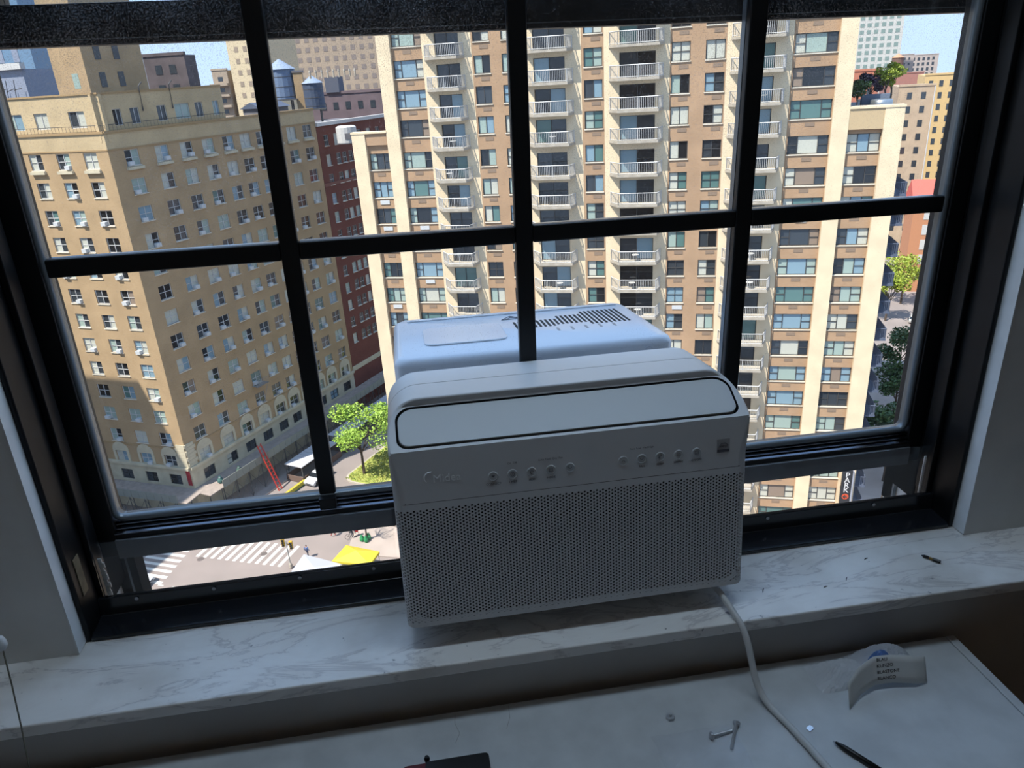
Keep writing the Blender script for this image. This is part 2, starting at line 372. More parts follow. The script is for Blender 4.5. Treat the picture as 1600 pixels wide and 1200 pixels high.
# paint drips / bare spots
wp(MB().box(-.5719, -.5705, 1.105, 1.125, -.77, -.70), 'bare_patch', mat('bare_patch', (120, 108, 84), .6, var=.4, scale=40))
for (x, z0, z1) in ((-.551, -.80, -.735),):
    b = MB()
    for k in range(9):
        z = z0 + (z1 - z0) * k / 8; b.box(x - .004, x + .002 + .006 * random.random(), 1.1465, 1.1485, z - .004, z + .006)
    wp(b, 'caulk_bead', caulk)
wp(MB().box(.9575, .9615, 1.1465, 1.149, -.803, -.722), 'caulk_bead', caulk)

acr = glass_mat('acrylic', (.98, .985, .985), haze=.012, refl=.022)
for x0, x1, lab in ((-.560, -.062, 'clear acrylic filler panel between left jamb and air conditioner'), (.526, .965, 'clear acrylic filler panel between air conditioner and right jamb')):
    tag(MB().box(x0, x1, 1.1425, 1.1455, -.8055, -.697).build('acrylic_panel', acr), lab, 'filler panel')

# ---- window air conditioner (tilted slightly outwards)
T = math.radians(5.5)
ACM = Matrix.Translation((.2305, .960, -.811)) @ Matrix(((1, 0, 0, 0), (0, math.cos(T), math.sin(T), 0), (0, -math.sin(T), math.cos(T), 0), (0, 0, 0, 1)))
ac = empty('window_air_conditioner', ACM)
tag(ac, 'white window air conditioner with perforated front grille resting in the black window', 'air conditioner')
HW, HT, RR = .2795, .362, .018
GT = .218                      # grille top
def bf(u):                     # front profile: flat face, sloped outlet, upright lip
    if u <= .302: return 0.0
    if u <= .349: return (u - .302) / .047 * .067
    return .067 - (u - .349) * .12
per = rrect(-HW, HW, 0, HT, .052, 9, .020)
def dens(P, step=.012):
    out = []
    for i in range(len(P)):
        a, c = P[i], P[(i + 1) % len(P)]; L = math.dist(a, c); k = max(1, int(L / step))
        if abs(a[0] - c[0]) > .1: k = 1
        for j in range(k): out.append((a[0] + (c[0] - a[0]) * j / k, a[1] + (c[1] - a[1]) * j / k))
    return out
per = dens(per); n = len(per)
def inset(p, d):
    x, u = p; k = 1 - .80 * min(1, max(0, (u - .235) / .06)); dd = d * k
    sx = (HW - dd) / HW
    return (x * sx, d * (1 - u / HT) + u * (HT - d * .16) / HT if u < HT else HT - d * .16)
rings = []
for k in range(6):
    a = .5 * PI * k / 5; d = RR * (1 - math.sin(a)); back = RR * (1 - math.cos(a))
    R_ = []
    for p in per:
        q = inset(p, d); R_.append((q[0], bf(q[1]) + back * (1 - .80 * min(1, max(0, (p[1] - .235) / .06))), q[1]))
    rings.append(R_)
rings.append([(p[0], .137, p[1]) for p in per]); rings.append([(p[0] * .9965, .1375, .002 + p[1] * .992) for p in per]); rings.append([(p[0] * .9965, .1395, .002 + p[1] * .992) for p in per]); rings.append([(p[0], .140, p[1]) for p in per])
rings.append([(p[0], .212 if p[1] > .06 else .165, p[1]) for p in per])
b = MB(); b.v = [v for r_ in rings for v in r_]
for k in range(len(rings) - 1):
    for i in range(n):
        j = (i + 1) % n
        if k < 5 and per[i][1] < GT and per[j][1] < GT and per[i][1] > .012 and per[j][1] > .012: continue
        b.f.append([k * n + i, k * n + j, (k + 1) * n + j, (k + 1) * n + i]); b.mi.append(0)
b.f.append([(len(rings) - 1) * n + i for i in range(n)]); b.mi.append(0)
# control strip and bottom strip of the front face
us = [GT + (.302 - GT) * i / 12 for i in range(13)]
def x_at(u):                   # half width of the innermost ring at height u
    side = sorted((p[2], p[0]) for p in rings[0] if p[0] > .2)
    for (u0, x0), (u1, x1) in zip(side[:-1], side[1:]):
        if u0 <= u <= u1 and u1 > u0: return x0 + (x1 - x0) * (u - u0) / (u1 - u0)
    return HW - RR
for u0, u1 in zip(us[:-1], us[1:]): b.add([(-x_at(u0), 0, u0), (x_at(u0), 0, u0), (x_at(u1), 0, u1), (-x_at(u1), 0, u1)], [(0, 1, 2, 3)])
b.add([(-HW + RR, 0, GT), (HW - RR, 0, GT), (HW - RR, .004, GT), (-HW + RR, .004, GT)], [(0, 1, 2, 3)])
# outlet: sloped face and upright lip as one surface around the flap opening
SA = math.atan2(.047, .067); slope_len = math.hypot(.067, .047)
def slope(x, s, h=0.0):        # s along the slope from the front edge, h = height above it
    return (x, s * math.cos(SA) - h * math.sin(SA), .302 + s * math.sin(SA) + h * math.cos(SA))
def flap_outline(mx, s0, s1, rt_, rb_): return [(x, .302 + q * math.sin(SA)) for x, q in rrect(-mx, mx, s0, s1, rt_, 12, rb_)]
out_poly = [(p[0], p[2]) for p in rings[0] if p[2] > .302]
out_poly = [(max(p[0] for p in out_poly), .302)] + out_poly + [(min(p[0] for p in out_poly), .302)]
hole_poly = flap_outline(.2660, .0050, slope_len - .0008, .026, .017)
def ray_poly(P, a):            # scaled polar intersection around the middle of the outlet
    cx_, cu_ = 0.0, .325; dx, du = math.cos(a) * .28, math.sin(a) * .03; best = 0
    for i in range(len(P)):
        (x0, u0), (x1, u1) = P[i], P[(i + 1) % len(P)]; ex, eu = x1 - x0, u1 - u0
        den = dx * eu - du * ex
        if abs(den) < 1e-12: continue
        t_ = ((x0 - cx_) * eu - (u0 - cu_) * ex) / den; q_ = ((x0 - cx_) * du - (u0 - cu_) * dx) / den
        if t_ > 0 and -1e-6 <= q_ <= 1 + 1e-6: best = max(best, t_)
    return (cx_ + dx * best, cu_ + du * best)
NS, NR = 360, 6
o0 = len(b.v)
angs = [2 * PI * i / NS for i in range(NS)]
oo = [ray_poly(out_poly, a) for a in angs]; ii = [ray_poly(hole_poly, a) for a in angs]
for k in range(NR + 1):
    for (x0, u0), (x1, u1) in zip(oo, ii):
        x, u = x0 + (x1 - x0) * k / NR, u0 + (u1 - u0) * k / NR; b.v.append((x, bf(u), u))
for k in range(NR):
    for i in range(NS):
        j = (i + 1) % NS; b.f.append([o0 + k * NS + i, o0 + k * NS + j, o0 + (k + 1) * NS + j, o0 + (k + 1) * NS + i]); b.mi.append(0)
o1 = o0 + NR * NS; o2 = len(b.v)
b.v += [(x, bf(u) + .014 * math.sin(SA), u - .014 * math.cos(SA)) for x, u in ii]
for i in range(NS):
    j = (i + 1) % NS; b.f.append([o1 + i, o1 + j, o2 + j, o2 + i]); b.mi.append(1)
b.f.append([o2 + i for i in range(NS)]); b.mi.append(1)
def samp(P, k):
    L = [0]
    for i in range(len(P)): L.append(L[-1] + math.dist(P[i], P[(i + 1) % len(P)]))
    out = []
    for q in range(k):
        t_ = L[-1] * q / k
        for i in range(len(P)):
            if L[i] <= t_ <= L[i + 1]:
                a, c = P[i], P[(i + 1) % len(P)]; f_ = (t_ - L[i]) / max(1e-9, L[i + 1] - L[i]); out.append((a[0] + (c[0] - a[0]) * f_, a[1] + (c[1] - a[1]) * f_)); break
    return out
shell = b.build('front_housing', [ac_white, ac_dark], ac)
recalc(shell); smooth_angle(shell, 35); shell.modifiers.new('wn', 'WEIGHTED_NORMAL').keep_sharp = True
# flap
fl = samp(rrect(-.2625, .2625, .0088, slope_len - .0052, .024, 10, .015), 200)
b = MB(); b.v = [slope(x, s, -.010) for x, s in fl] + [slope(x, s, .0002) for x, s in fl] + [slope(x * .996, s * .97 + .001, .0012) for x, s in fl]
for k in range(2):
    for i in range(200): b.f.append([k * 200 + i, k * 200 + (i + 1) % 200, (k + 1) * 200 + (i + 1) % 200, (k + 1) * 200 + i]); b.mi.append(0)
b.f.append([400 + i for i in range(200)]); b.mi.append(0)
recalc(b.build('outlet_flap', ac_panel, ac))
# perforated grille
PX, PZ, HR = .00487, .00562, .00188
S_tot = (HW - RR) * 2 + RR * PI; half = (HW - RR)
def surf(s, u, d=0.0):         # arc-length position across the front -> point on the wrapped front
    r_ = RR - d
    if s < -half: a = min((-half - s) / RR, 1.5); return (-half - r_ * math.sin(a), RR - r_ * math.cos(a), u)
    if s > half: a = min((s - half) / RR, 1.5); return (half + r_ * math.sin(a), RR - r_ * math.cos(a), u)
    return (s, d, u)
b = MB()
ncol = 2 * int((half + RR * 1.25) / PX); z_lo, z_hi = .004, GT - .0007
vid = {}
def V(s, u, d=0.0):
    k = (round(s, 6), round(u, 6), d)
    if k not in vid: vid[k] = len(b.v); b.v.append(surf(s, u, d))
    return vid[k]
s_lo = -ncol / 2 * PX
for c in range(ncol):
    s0 = s_lo + c * PX; s1 = s0 + PX; sc_ = (s0 + s1) / 2
    nrow = int((z_hi - z_lo - .014) / PZ) - (c % 2)
    zb = z_lo + .007 + (PZ / 2 if c % 2 else 0)
    for r_ in range(nrow):
        u0 = zb + r_ * PZ; u1 = u0 + PZ; uc = (u0 + u1) / 2
        hole = [V(sc_ + HR * math.cos(2 * PI * k / 8 + PI / 8), uc + HR * math.sin(2 * PI * k / 8 + PI / 8)) for k in range(8)]
        deep = [V(sc_ + HR * math.cos(2 * PI * k / 8 + PI / 8), uc + HR * math.sin(2 * PI * k / 8 + PI / 8), .0018) for k in range(8)]
        A, B, Cc, D = V(s1, u1), V(s0, u1), V(s0, u0), V(s1, u0)
        for q in ((hole[0], A, hole[1]), (hole[1], A, B, hole[2]), (hole[2], B, hole[3]), (hole[3], B, Cc, hole[4]), (hole[4], Cc, hole[5]), (hole[5], Cc, D, hole[6]), (hole[6], D, hole[7]), (hole[7], D, A, hole[0])):
            b.f.append(list(q)); b.mi.append(0)
        for k in range(8): b.f.append([hole[k], hole[(k + 1) % 8], deep[(k + 1) % 8], deep[k]]); b.mi.append(0)
    for ua, ub in ((z_lo, zb), (zb + nrow * PZ, z_hi)):
        b.f.append([V(s0, ua), V(s1, ua), V(s1, ub), V(s0, ub)]); b.mi.append(0)
sm = S_tot / 2
for sa, sb in ((-sm, s_lo), (-s_lo, sm)):
    for q in range(3):
        x0 = sa + (sb - sa) * q / 3; x1 = sa + (sb - sa) * (q + 1) / 3
        b.f.append([V(x0, z_lo), V(x1, z_lo), V(x1, z_hi), V(x0, z_hi)]); b.mi.append(0)
gr = b.build('front_grille', ac_white, ac)
for p in gr.data.polygons: p.use_smooth = False
b = MB(); N_ = 40
for i in range(N_):
    sa = -sm + 2 * sm * i / N_; sb = -sm + 2 * sm * (i + 1) / N_
    q = [surf(sa, z_lo, .007), surf(sb, z_lo, .007), surf(sb, z_hi, .007), surf(sa, z_hi, .007)]; b.add(q, [(0, 1, 2, 3)])
b.build('grille_backing', ac_dark, ac)  # plain dark sheet stands for the dark inside behind the holes
# buttons and print on the control strip; front face looks towards -y
def face(x, u, off=.0004): return Matrix.Translation((x, -off, u)) @ Matrix.Rotation(PI / 2, 4, 'X')
bx_l = [-.128, -.0985, -.069, -.0395, -.0095]; bx_r = [.074, .1035, .133, .1625, .192]
labs = ['CONNECT', 'TIMER', 'ECO', 'MODE', '', '', 'FAN', 'SLEEP', 'SWING', 'ON/OFF']
glyph = ['wifi', 'clock', 'leaf', 'sq', 'tri', 'up', 'down', 'moon', 'sq', 'sq']
for k, x in enumerate(bx_l + bx_r):
    u = .2485 if k < 5 else .2495
    bt = MB().lathe([(.0078, 0), (.0078, .0006), (.0066, .0012), (.0062, .0007)], 24).build('button', ac_panel, ac, face(x, u, 0), smooth=False)
    g = glyph[k]; m_ = MB()
    if g == 'wifi':
        for r_ in (.0012, .0024, .0036): m_.tube([(r_ * math.cos(a), r_ * math.sin(a) - .002, .0012) for a in [PI * (.25 + .5 * i / 6) for i in range(7)]], .0004, 4)
    elif g == 'clock': m_.tube([(.003 * math.cos(a), .003 * math.sin(a), .0012) for a in [2 * PI * i / 16 for i in range(17)]], .0004, 4); m_.tube([(0, .002, .0012), (0, 0, .0012), (.0012, 0, .0012)], .0003, 4)
    elif g in ('leaf', 'moon'): m_.tube([(.0026 * math.cos(a), .0026 * math.sin(a), .0012) for a in [.3 + 4.6 * i / 14 for i in range(15)]], .0006, 4)
    elif g == 'sq': m_.tube([(.0028 * sx, .0022 * sy, .0012) for sx, sy in ((-1, -1), (1, -1), (1, 1), (-1, 1), (-1, -1))], .0004, 4)
    elif g == 'tri' or g == 'down': m_.tube([(-.0028, .0012, .0012), (0, -.0016, .0012), (.0028, .0012, .0012)], .0005, 4)
    else: m_.tube([(-.0028, -.0012, .0012), (0, .0016, .0012), (.0028, -.0012, .0012)], .0005, 4)
    put('button_symbol', m_.mesh('button_symbol', ac_print), bt)
    if labs[k]: text_mesh('button_label', labs[k], .0048, .00005, ac_print, ac, face(x, u - .0125), 'CENTER')
text_mesh('print_line', 'On  Off', .0045, .00005, ac_print, ac, face(-.0985, .2665), 'CENTER')
text_mesh('print_line', 'Auto Cool  Dry  Fan', .0045, .00005, ac_print, ac, face(-.0395, .2665), 'CENTER')
text_mesh('print_line', 'Auto Low  Med High', .0045, .00005, ac_print, ac, face(.1035, .2675), 'CENTER')
text_mesh('brand_lettering', 'Midea', .0175, .0002, ac_chrome, ac, face(-.2185, .2545), 'LEFT')
put('brand_arc', MB().tube([(.0092 * math.cos(a), .0092 * math.sin(a), 0) for a in [PI * (.42 + .85 * i / 14) for i in range(15)]], [.0003 + .0007 * math.sin(PI * i / 14) for i in range(15)], 5).mesh('brand_arc', ac_chrome), ac, face(-.2215, .2575))
st = MB().box(-.0105, .0105, -.0112, .0112, 0, .0002).build('energy_sticker', ac_gray, ac, face(.2355, .2560))
put('sticker_arc', MB().tube([(-.008, -.002, .0003), (-.003, .004, .0003), (.003, .0045, .0003), (.008, .000, .0003)], .0007, 4).mesh('sticker_arc', ac_print), st)
put('sticker_band', MB().box(-.0098, .0098, -.0104, -.0060, .0002, .0004).mesh('sticker_band', ac_print), st)
text_mesh('sticker_script', 'energy', .0055, .00005, ac_print, st, Matrix.Translation((0, -.0005, .0004)), 'CENTER', .3)
# neck and outdoor case
MB().box(-.235, .235, .160, .305, .034, .058).build('neck', ac_case, ac)
cx0, cx1, cy0, cy1, ch = -.2655, .2685, .300, .664, .360
b = MB(); P0 = rrect(cx0, cx1, cy0, cy1, .028, 6)
lv = [(0, .02, 0), (0, 0, 0)] 
levels = [(.006, .03), (0, .045), (0, ch - .014), (.004, ch - .005), (.013, ch)]
m_ = len(P0)
for ins, z in levels:
    ccx, ccy = (cx0 + cx1) / 2, (cy0 + cy1) / 2
    b.v += [(ccx + (x - ccx) * (1 - ins / .267), ccy + (y - ccy) * (1 - ins / .182), z) for x, y in P0]
for k in range(len(levels) - 1):
    for i in range(m_): b.f.append([k * m_ + i, k * m_ + (i + 1) % m_, (k + 1) * m_ + (i + 1) % m_, (k + 1) * m_ + i]); b.mi.append(0)
b.f.append([i for i in range(m_)][::-1]); b.mi.append(0); b.f.append([(len(levels) - 1) * m_ + i for i in range(m_)]); b.mi.append(0)
case = b.build('outdoor_case', ac_case, ac); smooth_angle(case, 50)
MB().prism(rrect(-.205, -.040, .388, .535, .022, 6), ch, ch + .0035).build('raised_panel', ac_case, ac, bevel=.002)
MB().prism(rrect(-.235, .245, .622, .628, .002, 3), ch, ch + .003).build('stiffening_rib', ac_case, ac, bevel=.001)
slot_m = ac_dark
for k in range(25):
    x = -.008 + k * .0098
    if 3 < k < 0: continue
    y0 = .470 if k < 14 else .458; y1 = .535 if k < 10 else (.560 if k < 16 else .585)
    if 9 <= k < 16: y0 = .480
    MB().prism(rrect(x - .0026, x + .0026, y0, y1, .0024, 3), ch - .002, ch + .0004).build('vent_slot', slot_m, ac)
for k in range(14):
    x = .07 + k * .0098
    MB().prism(rrect(x - .0026, x + .0026, .424, .452, .0024, 3), ch - .002, ch + .0004).build('vent_slot', ac_gray, ac) if k % 3 == 0 else None
put('warning_mark', MB().tube([(-.03, .566, ch + .0004), (-.008, .598, ch + .0004), (.018, .566, ch + .0004), (-.03, .566, ch + .0004)], .0009, 4).tube([(-.016, .572, ch + .0004), (-.010, .583, ch + .0004), (.002, .575, ch + .0004), (.03, .580, ch + .0004)], .0008, 4).mesh('warning_mark', ac_print), ac)
for x in (-.214, .002, .216):
    MB().lathe([(.0075, 0), (.0075, .001), (.006, .0012), (.0055, .0006)], 20).build('case_screw', ac_case, ac, Matrix.Translation((x, cy0 - .0002, .338)) @ Matrix.Rotation(PI / 2, 4, 'X'))
# power cord: leaves the lower right corner, hangs over the sill and runs across the desk
inv = ACM.inverted()
cp = [(.470, .985, -.826), (.474, .966, -.829), (.480, .940, -.838), (.486, .912, -.850), (.491, .894, -.872), (.495, .880, -.905), (.500, .862, -.938), (.508, .838, -.953), (.517, .808, -.9545), (.526, .770, -.9545), (.534, .730, -.9545), (.540, .690, -.9545), (.540, .62, -.9545)]
def spline(P, k=6):
    P = [Vector(p) for p in P]; out = []
    for i in range(len(P) - 1):
        p0, p1, p2, p3 = P[max(i - 1, 0)], P[i], P[i + 1], P[min(i + 2, len(P) - 1)]
        for j in range(k):
            t_ = j / k; out.append(.5 * ((2 * p1) + (-p0 + p2) * t_ + (2 * p0 - 5 * p1 + 4 * p2 - p3) * t_ * t_ + (-p0 + 3 * p1 - 3 * p2 + p3) * t_ ** 3))
    out.append(P[-1]); return out
MB().tube([inv @ p for p in spline(cp)], .0053, 10).build('power_cord', cord_m, ac, smooth=True)

# ---- desk
DZ = -.96
desk = empty('desk', (.2, .5, RZ0)); DO = Vector((-.2, -.5, -RZ0))
tag(desk, 'white desk pushed up against the wall below the marble sill', 'desk')
MB().box(-.85, .885, .18, .930, DZ - .025, DZ).build('top', desk_white, desk, DO, bevel=.002)
MB().box(.886, .902, .18, .930, DZ - .040, DZ + .0005).build('edge_board', desk_white, desk, DO, bevel=.0015)
for x in (-.82, .86):
    for y in (.22, .90): MB().box(x - .022, x + .022, y - .022, y + .022, RZ0, DZ - .025).build('leg', desk_white, desk, DO)
# bolts, nut, chip, pen, bag ...
def bolt(name, p0, p1, label):
    """round-headed machine bolt lying on the desk: head at p0, tip at p1"""
    a, c = Vector((*p0, 0)), Vector((*p1, 0)); d = (c - a); L = d.length; d.normalize()
    o = empty(name, (a.x, a.y, DZ)); tag(o, label, 'bolt')
    rs = .0026
    ang = math.atan2(d.y, d.x); tilt = math.atan2(.0058 - rs, L)
    M_ = Matrix.Translation((0, 0, .0060)) @ Matrix.Rotation(ang, 4, 'Z') @ Matrix.Rotation(tilt, 4, 'Y') @ Matrix.Rotation(PI / 2, 4, 'Y')
    MB().lathe([(.0054, -.0006), (.0060, .0008), (.0056, .0024), (.0036, .0038), (.0014, .0043)], 16).build('head', steel, o, M_ @ Matrix.Rotation(PI, 4, 'X'), smooth=True)
    prof = []
    k = int(L / .0016)
    for i in range(k): prof += [(rs, L * i / k), (rs * .82, L * (i + .5) / k)]
    prof.append((rs * .7, L))
    MB().lathe(prof, 10).build('shank', steel, o, M_)
    return o
bolt('machine_bolt', (.397, .8005), (.4325, .8065), 'bright steel bolt whose tip touches the other bolt on the desk')
bolt('machine_bolt', (.4425, .815), (.417, .775), 'dark steel bolt lying across the tip of the bright bolt')
o = empty('hex_nut', (.348, .85, DZ)); tag(o, 'small steel nut lying alone behind the two bolts', 'nut')
b = MB(); hx = [(.0072 * math.cos(PI / 3 * k), .0072 * math.sin(PI / 3 * k)) for k in range(6)]; hi = [(.0026 * math.cos(PI / 3 * k), .0026 * math.sin(PI / 3 * k)) for k in range(6)]
b.v = [(x, y, z) for z in (0, .0052) for x, y in hx] + [(x, y, z) for z in (0, .0052) for x, y in hi]
for i in range(6):
    j = (i + 1) % 6; b.f += [[i, j, 6 + j, 6 + i], [6 + i, 6 + j, 18 + j, 18 + i], [18 + i, 18 + j, 12 + j, 12 + i], [12 + i, 12 + j, j, i]]; b.mi += [0] * 4
recalc(b.build('nut', steel, o)); MB().lathe([(.0025, 0), (.0025, .007), (.0018, .009)], 10).build('stud', steel, o, (0, .0, 0))
tag(MB().prism(rrect(-.0055, .0055, -.0042, .0042, .0015, 3), 0, .0016).build('foil_chip', mat('foil', (225, 228, 232), .2, metal=.6), None, Matrix.Translation((.551, .789, DZ)) @ Matrix.Rotation(.5, 4, 'Z'), bevel=.0004), 'tiny shiny foil chip on the desk beside the power cord', 'chip')
pen = empty('black_pen', (.573, .755, DZ)); tag(pen, 'black pen lying on the white desk near the power cord', 'pen')
pd = Vector((.605 - .571, .700 - .755, 0)).normalized(); pa = math.atan2(pd.y, pd.x)
PM = Matrix.Translation((0, 0, .0046)) @ Matrix.Rotation(pa, 4, 'Z') @ Matrix.Rotation(PI / 2, 4, 'Y')
MB().lathe([(.0016, 0), (.0024, .003), (.0040, .012), (.0044, .016), (.0045, .09)], 14).build('barrel', black_plastic, pen, PM, smooth=True)
MB().lathe([(.0008, -.004), (.0016, 0)], 8).build('tip', steel, pen, PM)
# crumpled clear bag with its printed tab
def crumple(x0, x1, y0, y1, nx, ny, hfun, seed, m, name, parent, mw, sol=.0004):
    rnd = random.Random(seed); b = MB(); ph = [(rnd.uniform(18, 70), rnd.uniform(18, 70), rnd.uniform(0, 6.3), rnd.uniform(.4, 1)) for _ in range(9)]
    for i in range(nx + 1):
        for j in range(ny + 1):
            a, c = i / nx, j / ny; x = x0 + (x1 - x0) * a; y = y0 + (y1 - y0) * c
            z = sum(k[3] * abs(math.sin(k[0] * x + k[1] * y + k[2])) for k in ph) / 9
            h = hfun(a, c); b.v.append((x + (z - .5) * .008, y + (rnd.random() - .5) * .003, .0008 + h * (.35 + .9 * z) + rnd.random() * .0008))
    for i in range(nx):
        for j in range(ny):
            q = i * (ny + 1) + j; b.f.append([q, q + ny + 1, q + ny + 2, q + 1]); b.mi.append(0)
    o = b.build(name, m, parent, mw); return o
film_m = glass_mat('plastic_film', (.985, .99, 1), rough=.12, haze=.72, refl=.06, dcol=(.95, .96, .98))
bag = empty('plastic_bag', (.70, .86, DZ)); tag(bag, 'crumpled clear plastic bag with a printed white tab on the desk', 'plastic bag')
crumple(-.095, .012, -.012, .050, 26, 20, lambda a, c: .034 * math.sin(PI * min(1, a * 1.05)) * math.sin(PI * c) ** .7, 3, film_m, 'crumpled_film', bag, None)
crumple(-.015, .095, .000, .060, 26, 20, lambda a, c: .048 * math.sin(PI * a) * math.sin(PI * c) ** .6, 5, film_m, 'crumpled_film', bag, None)
film_blue = glass_mat('plastic_film_blue', (.45, .6, .9), rough=.12, haze=.5, refl=.06, dcol=(.35, .55, .9))
crumple(.000, .045, .006, .030, 14, 8, lambda a, c: .060 * math.sin(PI * a) ** .5 * math.sin(PI * c) ** .5, 8, film_blue, 'blue_print_fold', bag, None)
# printed tab: a bent white strip standing on its edge
def tab(u, v):                 # u 0..1 along, v 0..1 up
    pts = [(-.070, -.050), (-.040, -.030), (-.008, -.018), (.025, -.020), (.062, -.026), (.084, -.022)]
    k = u * 5; i = min(4, int(k)); f_ = k - i; x = pts[i][0] + (pts[i + 1][0] - pts[i][0]) * f_; y = pts[i][1] + (pts[i + 1][1] - pts[i][1]) * f_
    lift = .010 * math.sin(PI * u)
    return Vector((x, y + v * .016, .001 + lift + v * (.040 + .004 * math.sin(PI * u))))
b = MB()
for i in range(21):
    for j in range(5): b.v.append(tuple(tab(i / 20, j / 4)))
for i in range(20):
    for j in range(4): q = i * 5 + j; b.f.append([q, q + 5, q + 6, q + 1]); b.mi.append(0)
tb = b.build('printed_tab', paper, bag, smooth=True); md = tb.modifiers.new('s', 'SOLIDIFY'); md.thickness = .0005; md.offset = 1
for k, line in enumerate(('BLAU', 'KUNZO', 'BLASTONE', 'BLANCO')):
    v = .86 - .22 * k; u = .43
    c0 = tab(u, v); dx = (tab(u + .1, v) - c0).normalized(); dz = (tab(u, v + .1) - tab(u, v)).normalized(); nn = dx.cross(dz).normalized(); dz = nn.cross(dx)
    M_ = Matrix(((dx.x, dz.x, nn.x, c0.x), (dx.y, dz.y, nn.y, c0.y), (dx.z, dz.z, nn.z, c0.z), (0, 0, 0, 1))) @ Matrix.Translation((0, 0, .0008))
    text_mesh('tab_print', line, .0078, .0001, ink, tb, M_)
film = crumple(-.065, .065, -.045, .045, 22, 16, lambda a, c: .010 * math.sin(PI * c) * (1 - .6 * a), 11, glass_mat('thin_film', (.99, .99, 1), rough=.2, haze=.05, refl=.03, dcol=(.9, .92, .95)), 'plastic_sleeve', None, Matrix.Translation((.372, .775, DZ)))
tag(film, 'flat clear plastic sleeve lying on the desk near the bolts', 'plastic sleeve')
# red-handled tool at the front of the desk
tool = empty('multi_tool', (-.02, .815, DZ)); tag(tool, 'dark red handled pocket tool with a black knob on the desk', 'tool')
MB().prism(rrect(-.055, .075, -.016, .014, .009, 5), 0, .014).build('handle', red_plastic, tool, bevel=.003)
MB().prism(rrect(-.02, .075, -.016, .013, .006, 4), .014, .0165).build('cover', black_plastic, tool, bevel=.001)
MB().lathe([(.004, 0), (.0046, .004), (.003, .008)], 12).build('knob', black_plastic, tool, (-.017, .020, .010)); MB().tube([(-.017, .010, .008), (-.017, .020, .012)], .003, 8).build('stem', black_plastic, tool)
# hair-thin cracks on the desk are scratches in its paint: drawn as shallow grooves
for pts in (((.012, .925), (.010, .905), (.016, .885), (.008, .868)), ((.100, .925), (.098, .900), (.090, .880))):
    MB().tube([(x, y, DZ + .0002) for x, y in pts], .0004, 4).build('paint_crack', ac_gray, desk, DO)

# driver bit on the sill
bit = empty('driver_bit', (.89, 1.003, SZ)); tag(bit, 'short black screwdriver bit with a brass ring on the marble sill', 'driver bit')
ba = math.atan2(.992 - 1.015, .899 - .881); BM_ = Matrix.Translation((-.0105, .0128, .0034)) @ Matrix.Rotation(ba, 4, 'Z') @ Matrix.Rotation(PI / 2, 4, 'Y')
MB().lathe([(.0006, 0), (.0026, .004), (.0030, .009), (.0022, .013)], 10).build('point', black_plastic, bit, BM_)
MB().lathe([(.0021, .0125), (.0024, .014), (.0024, .0175), (.0021, .019)], 10).build('ring', brass, bit, BM_)
MB().lathe([(.0033, .019), (.0035, .020), (.0035, .031), (.0030, .032)], 6).build('hex_shank', black_plastic, bit, BM_)
for i, (x, y, l, a) in enumerate(((.560, .985, .012, 1.0), (.715, .985, .010, .9), (.668, .972, .008, .2), (.78, 1.03, .009, .3))):
    c = Vector((x, y, SZ + .0006)); d = Vector((math.cos(a), math.sin(a), 0)) * l * .5
    tag(MB().tube([c - d, c + Vector((0, .0008, .0004)), c + d], [.0004, .0009, .0004], 5).build('paint_flake', ac_print), 'tiny dark paint flake lying on the marble sill', 'paint flake', 'paint flakes on the sill')

# blind cord with white bell
bc = empty('blind_cord', (-.594, .905, -.70)); tag(bc, 'thin blind cord with a white plastic bell hanging before the wall', 'blind cord')
BO = Vector((.594, -.905, .70))
MB().lathe([(.002, .012), (.0065, .009), (.0085, .002), (.0088, -.004), (.006, -.009), (.002, -.010)][::-1], 16).build('bell', cord_m, bc, (.004, 0, .010), smooth=True)
MB().tube([Vector(p) + BO for p in ((-.5885, .905, -.695), (-.594, .904, -.76), (-.602, .902, -.84), (-.609, .900, -.90), (-.6145, .899, -.945), (-.6155, .899, -.957))], .0011, 6).build('cord', mat('cord_beige', (128, 126, 112), .8), bc)
MB().tube([Vector(p) + BO for p in ((-.590, .905, -.68), (-.589, .906, -.3), (-.588, .906, 1.14))], .0011, 6).build('cord', mat('cord_beige', (128, 126, 112), .8), bc)

# ================================================================== OUTSIDE
GZ = -52.3
ALB[0] = .69
ME = Matrix.Rotation(math.radians(-1.05), 4, 'Y')          # the window is hung a degree out of level with the street
def EM(x, y, z, rz=0.0): return ME @ Matrix.Translation((x, y, z)) @ Matrix.Rotation(rz, 4, 'Z')

cream = mat('cream_stone', (248, 226, 190), .85, var=.10, scale=.6, spec=.2)
tan_brick = brick('tan_brick', (214, 178, 142), (206, 168, 132), (210, 176, 144))
ochre_brick = brick('ochre_brick', (216, 184, 142), (206, 172, 130), (210, 182, 144))
red_brick = brick('red_brick', (150, 88, 74), (130, 74, 64), (140, 96, 84))
buff_brick = brick('buff_brick', (236, 210, 166), (228, 200, 156), (232, 208, 168))
limestone = mat('limestone', (216, 204, 176), .85, var=.15, scale=.8, spec=.2)
concrete = mat('concrete', (196, 186, 170), .85, var=.18, scale=1.2, spec=.2)
asphalt = mat('asphalt', (160, 148, 142), .9, var=.10, scale=.25, spec=.15)
sidewalk_m = mat('sidewalk', (190, 176, 166), .9, var=.10, scale=.4, spec=.15)
road_paint = mat('road_paint', (240, 236, 226), .8, var=.1, scale=2)
rail_white = mat('rail_white', (214, 212, 208), .5)
rail_panel = mat('rail_panel', (150, 146, 142), .6)
frame_dark = mat('bronze_frame', (74, 72, 70), .5)
frame_white = mat('frame_white', (214, 212, 208), .6)
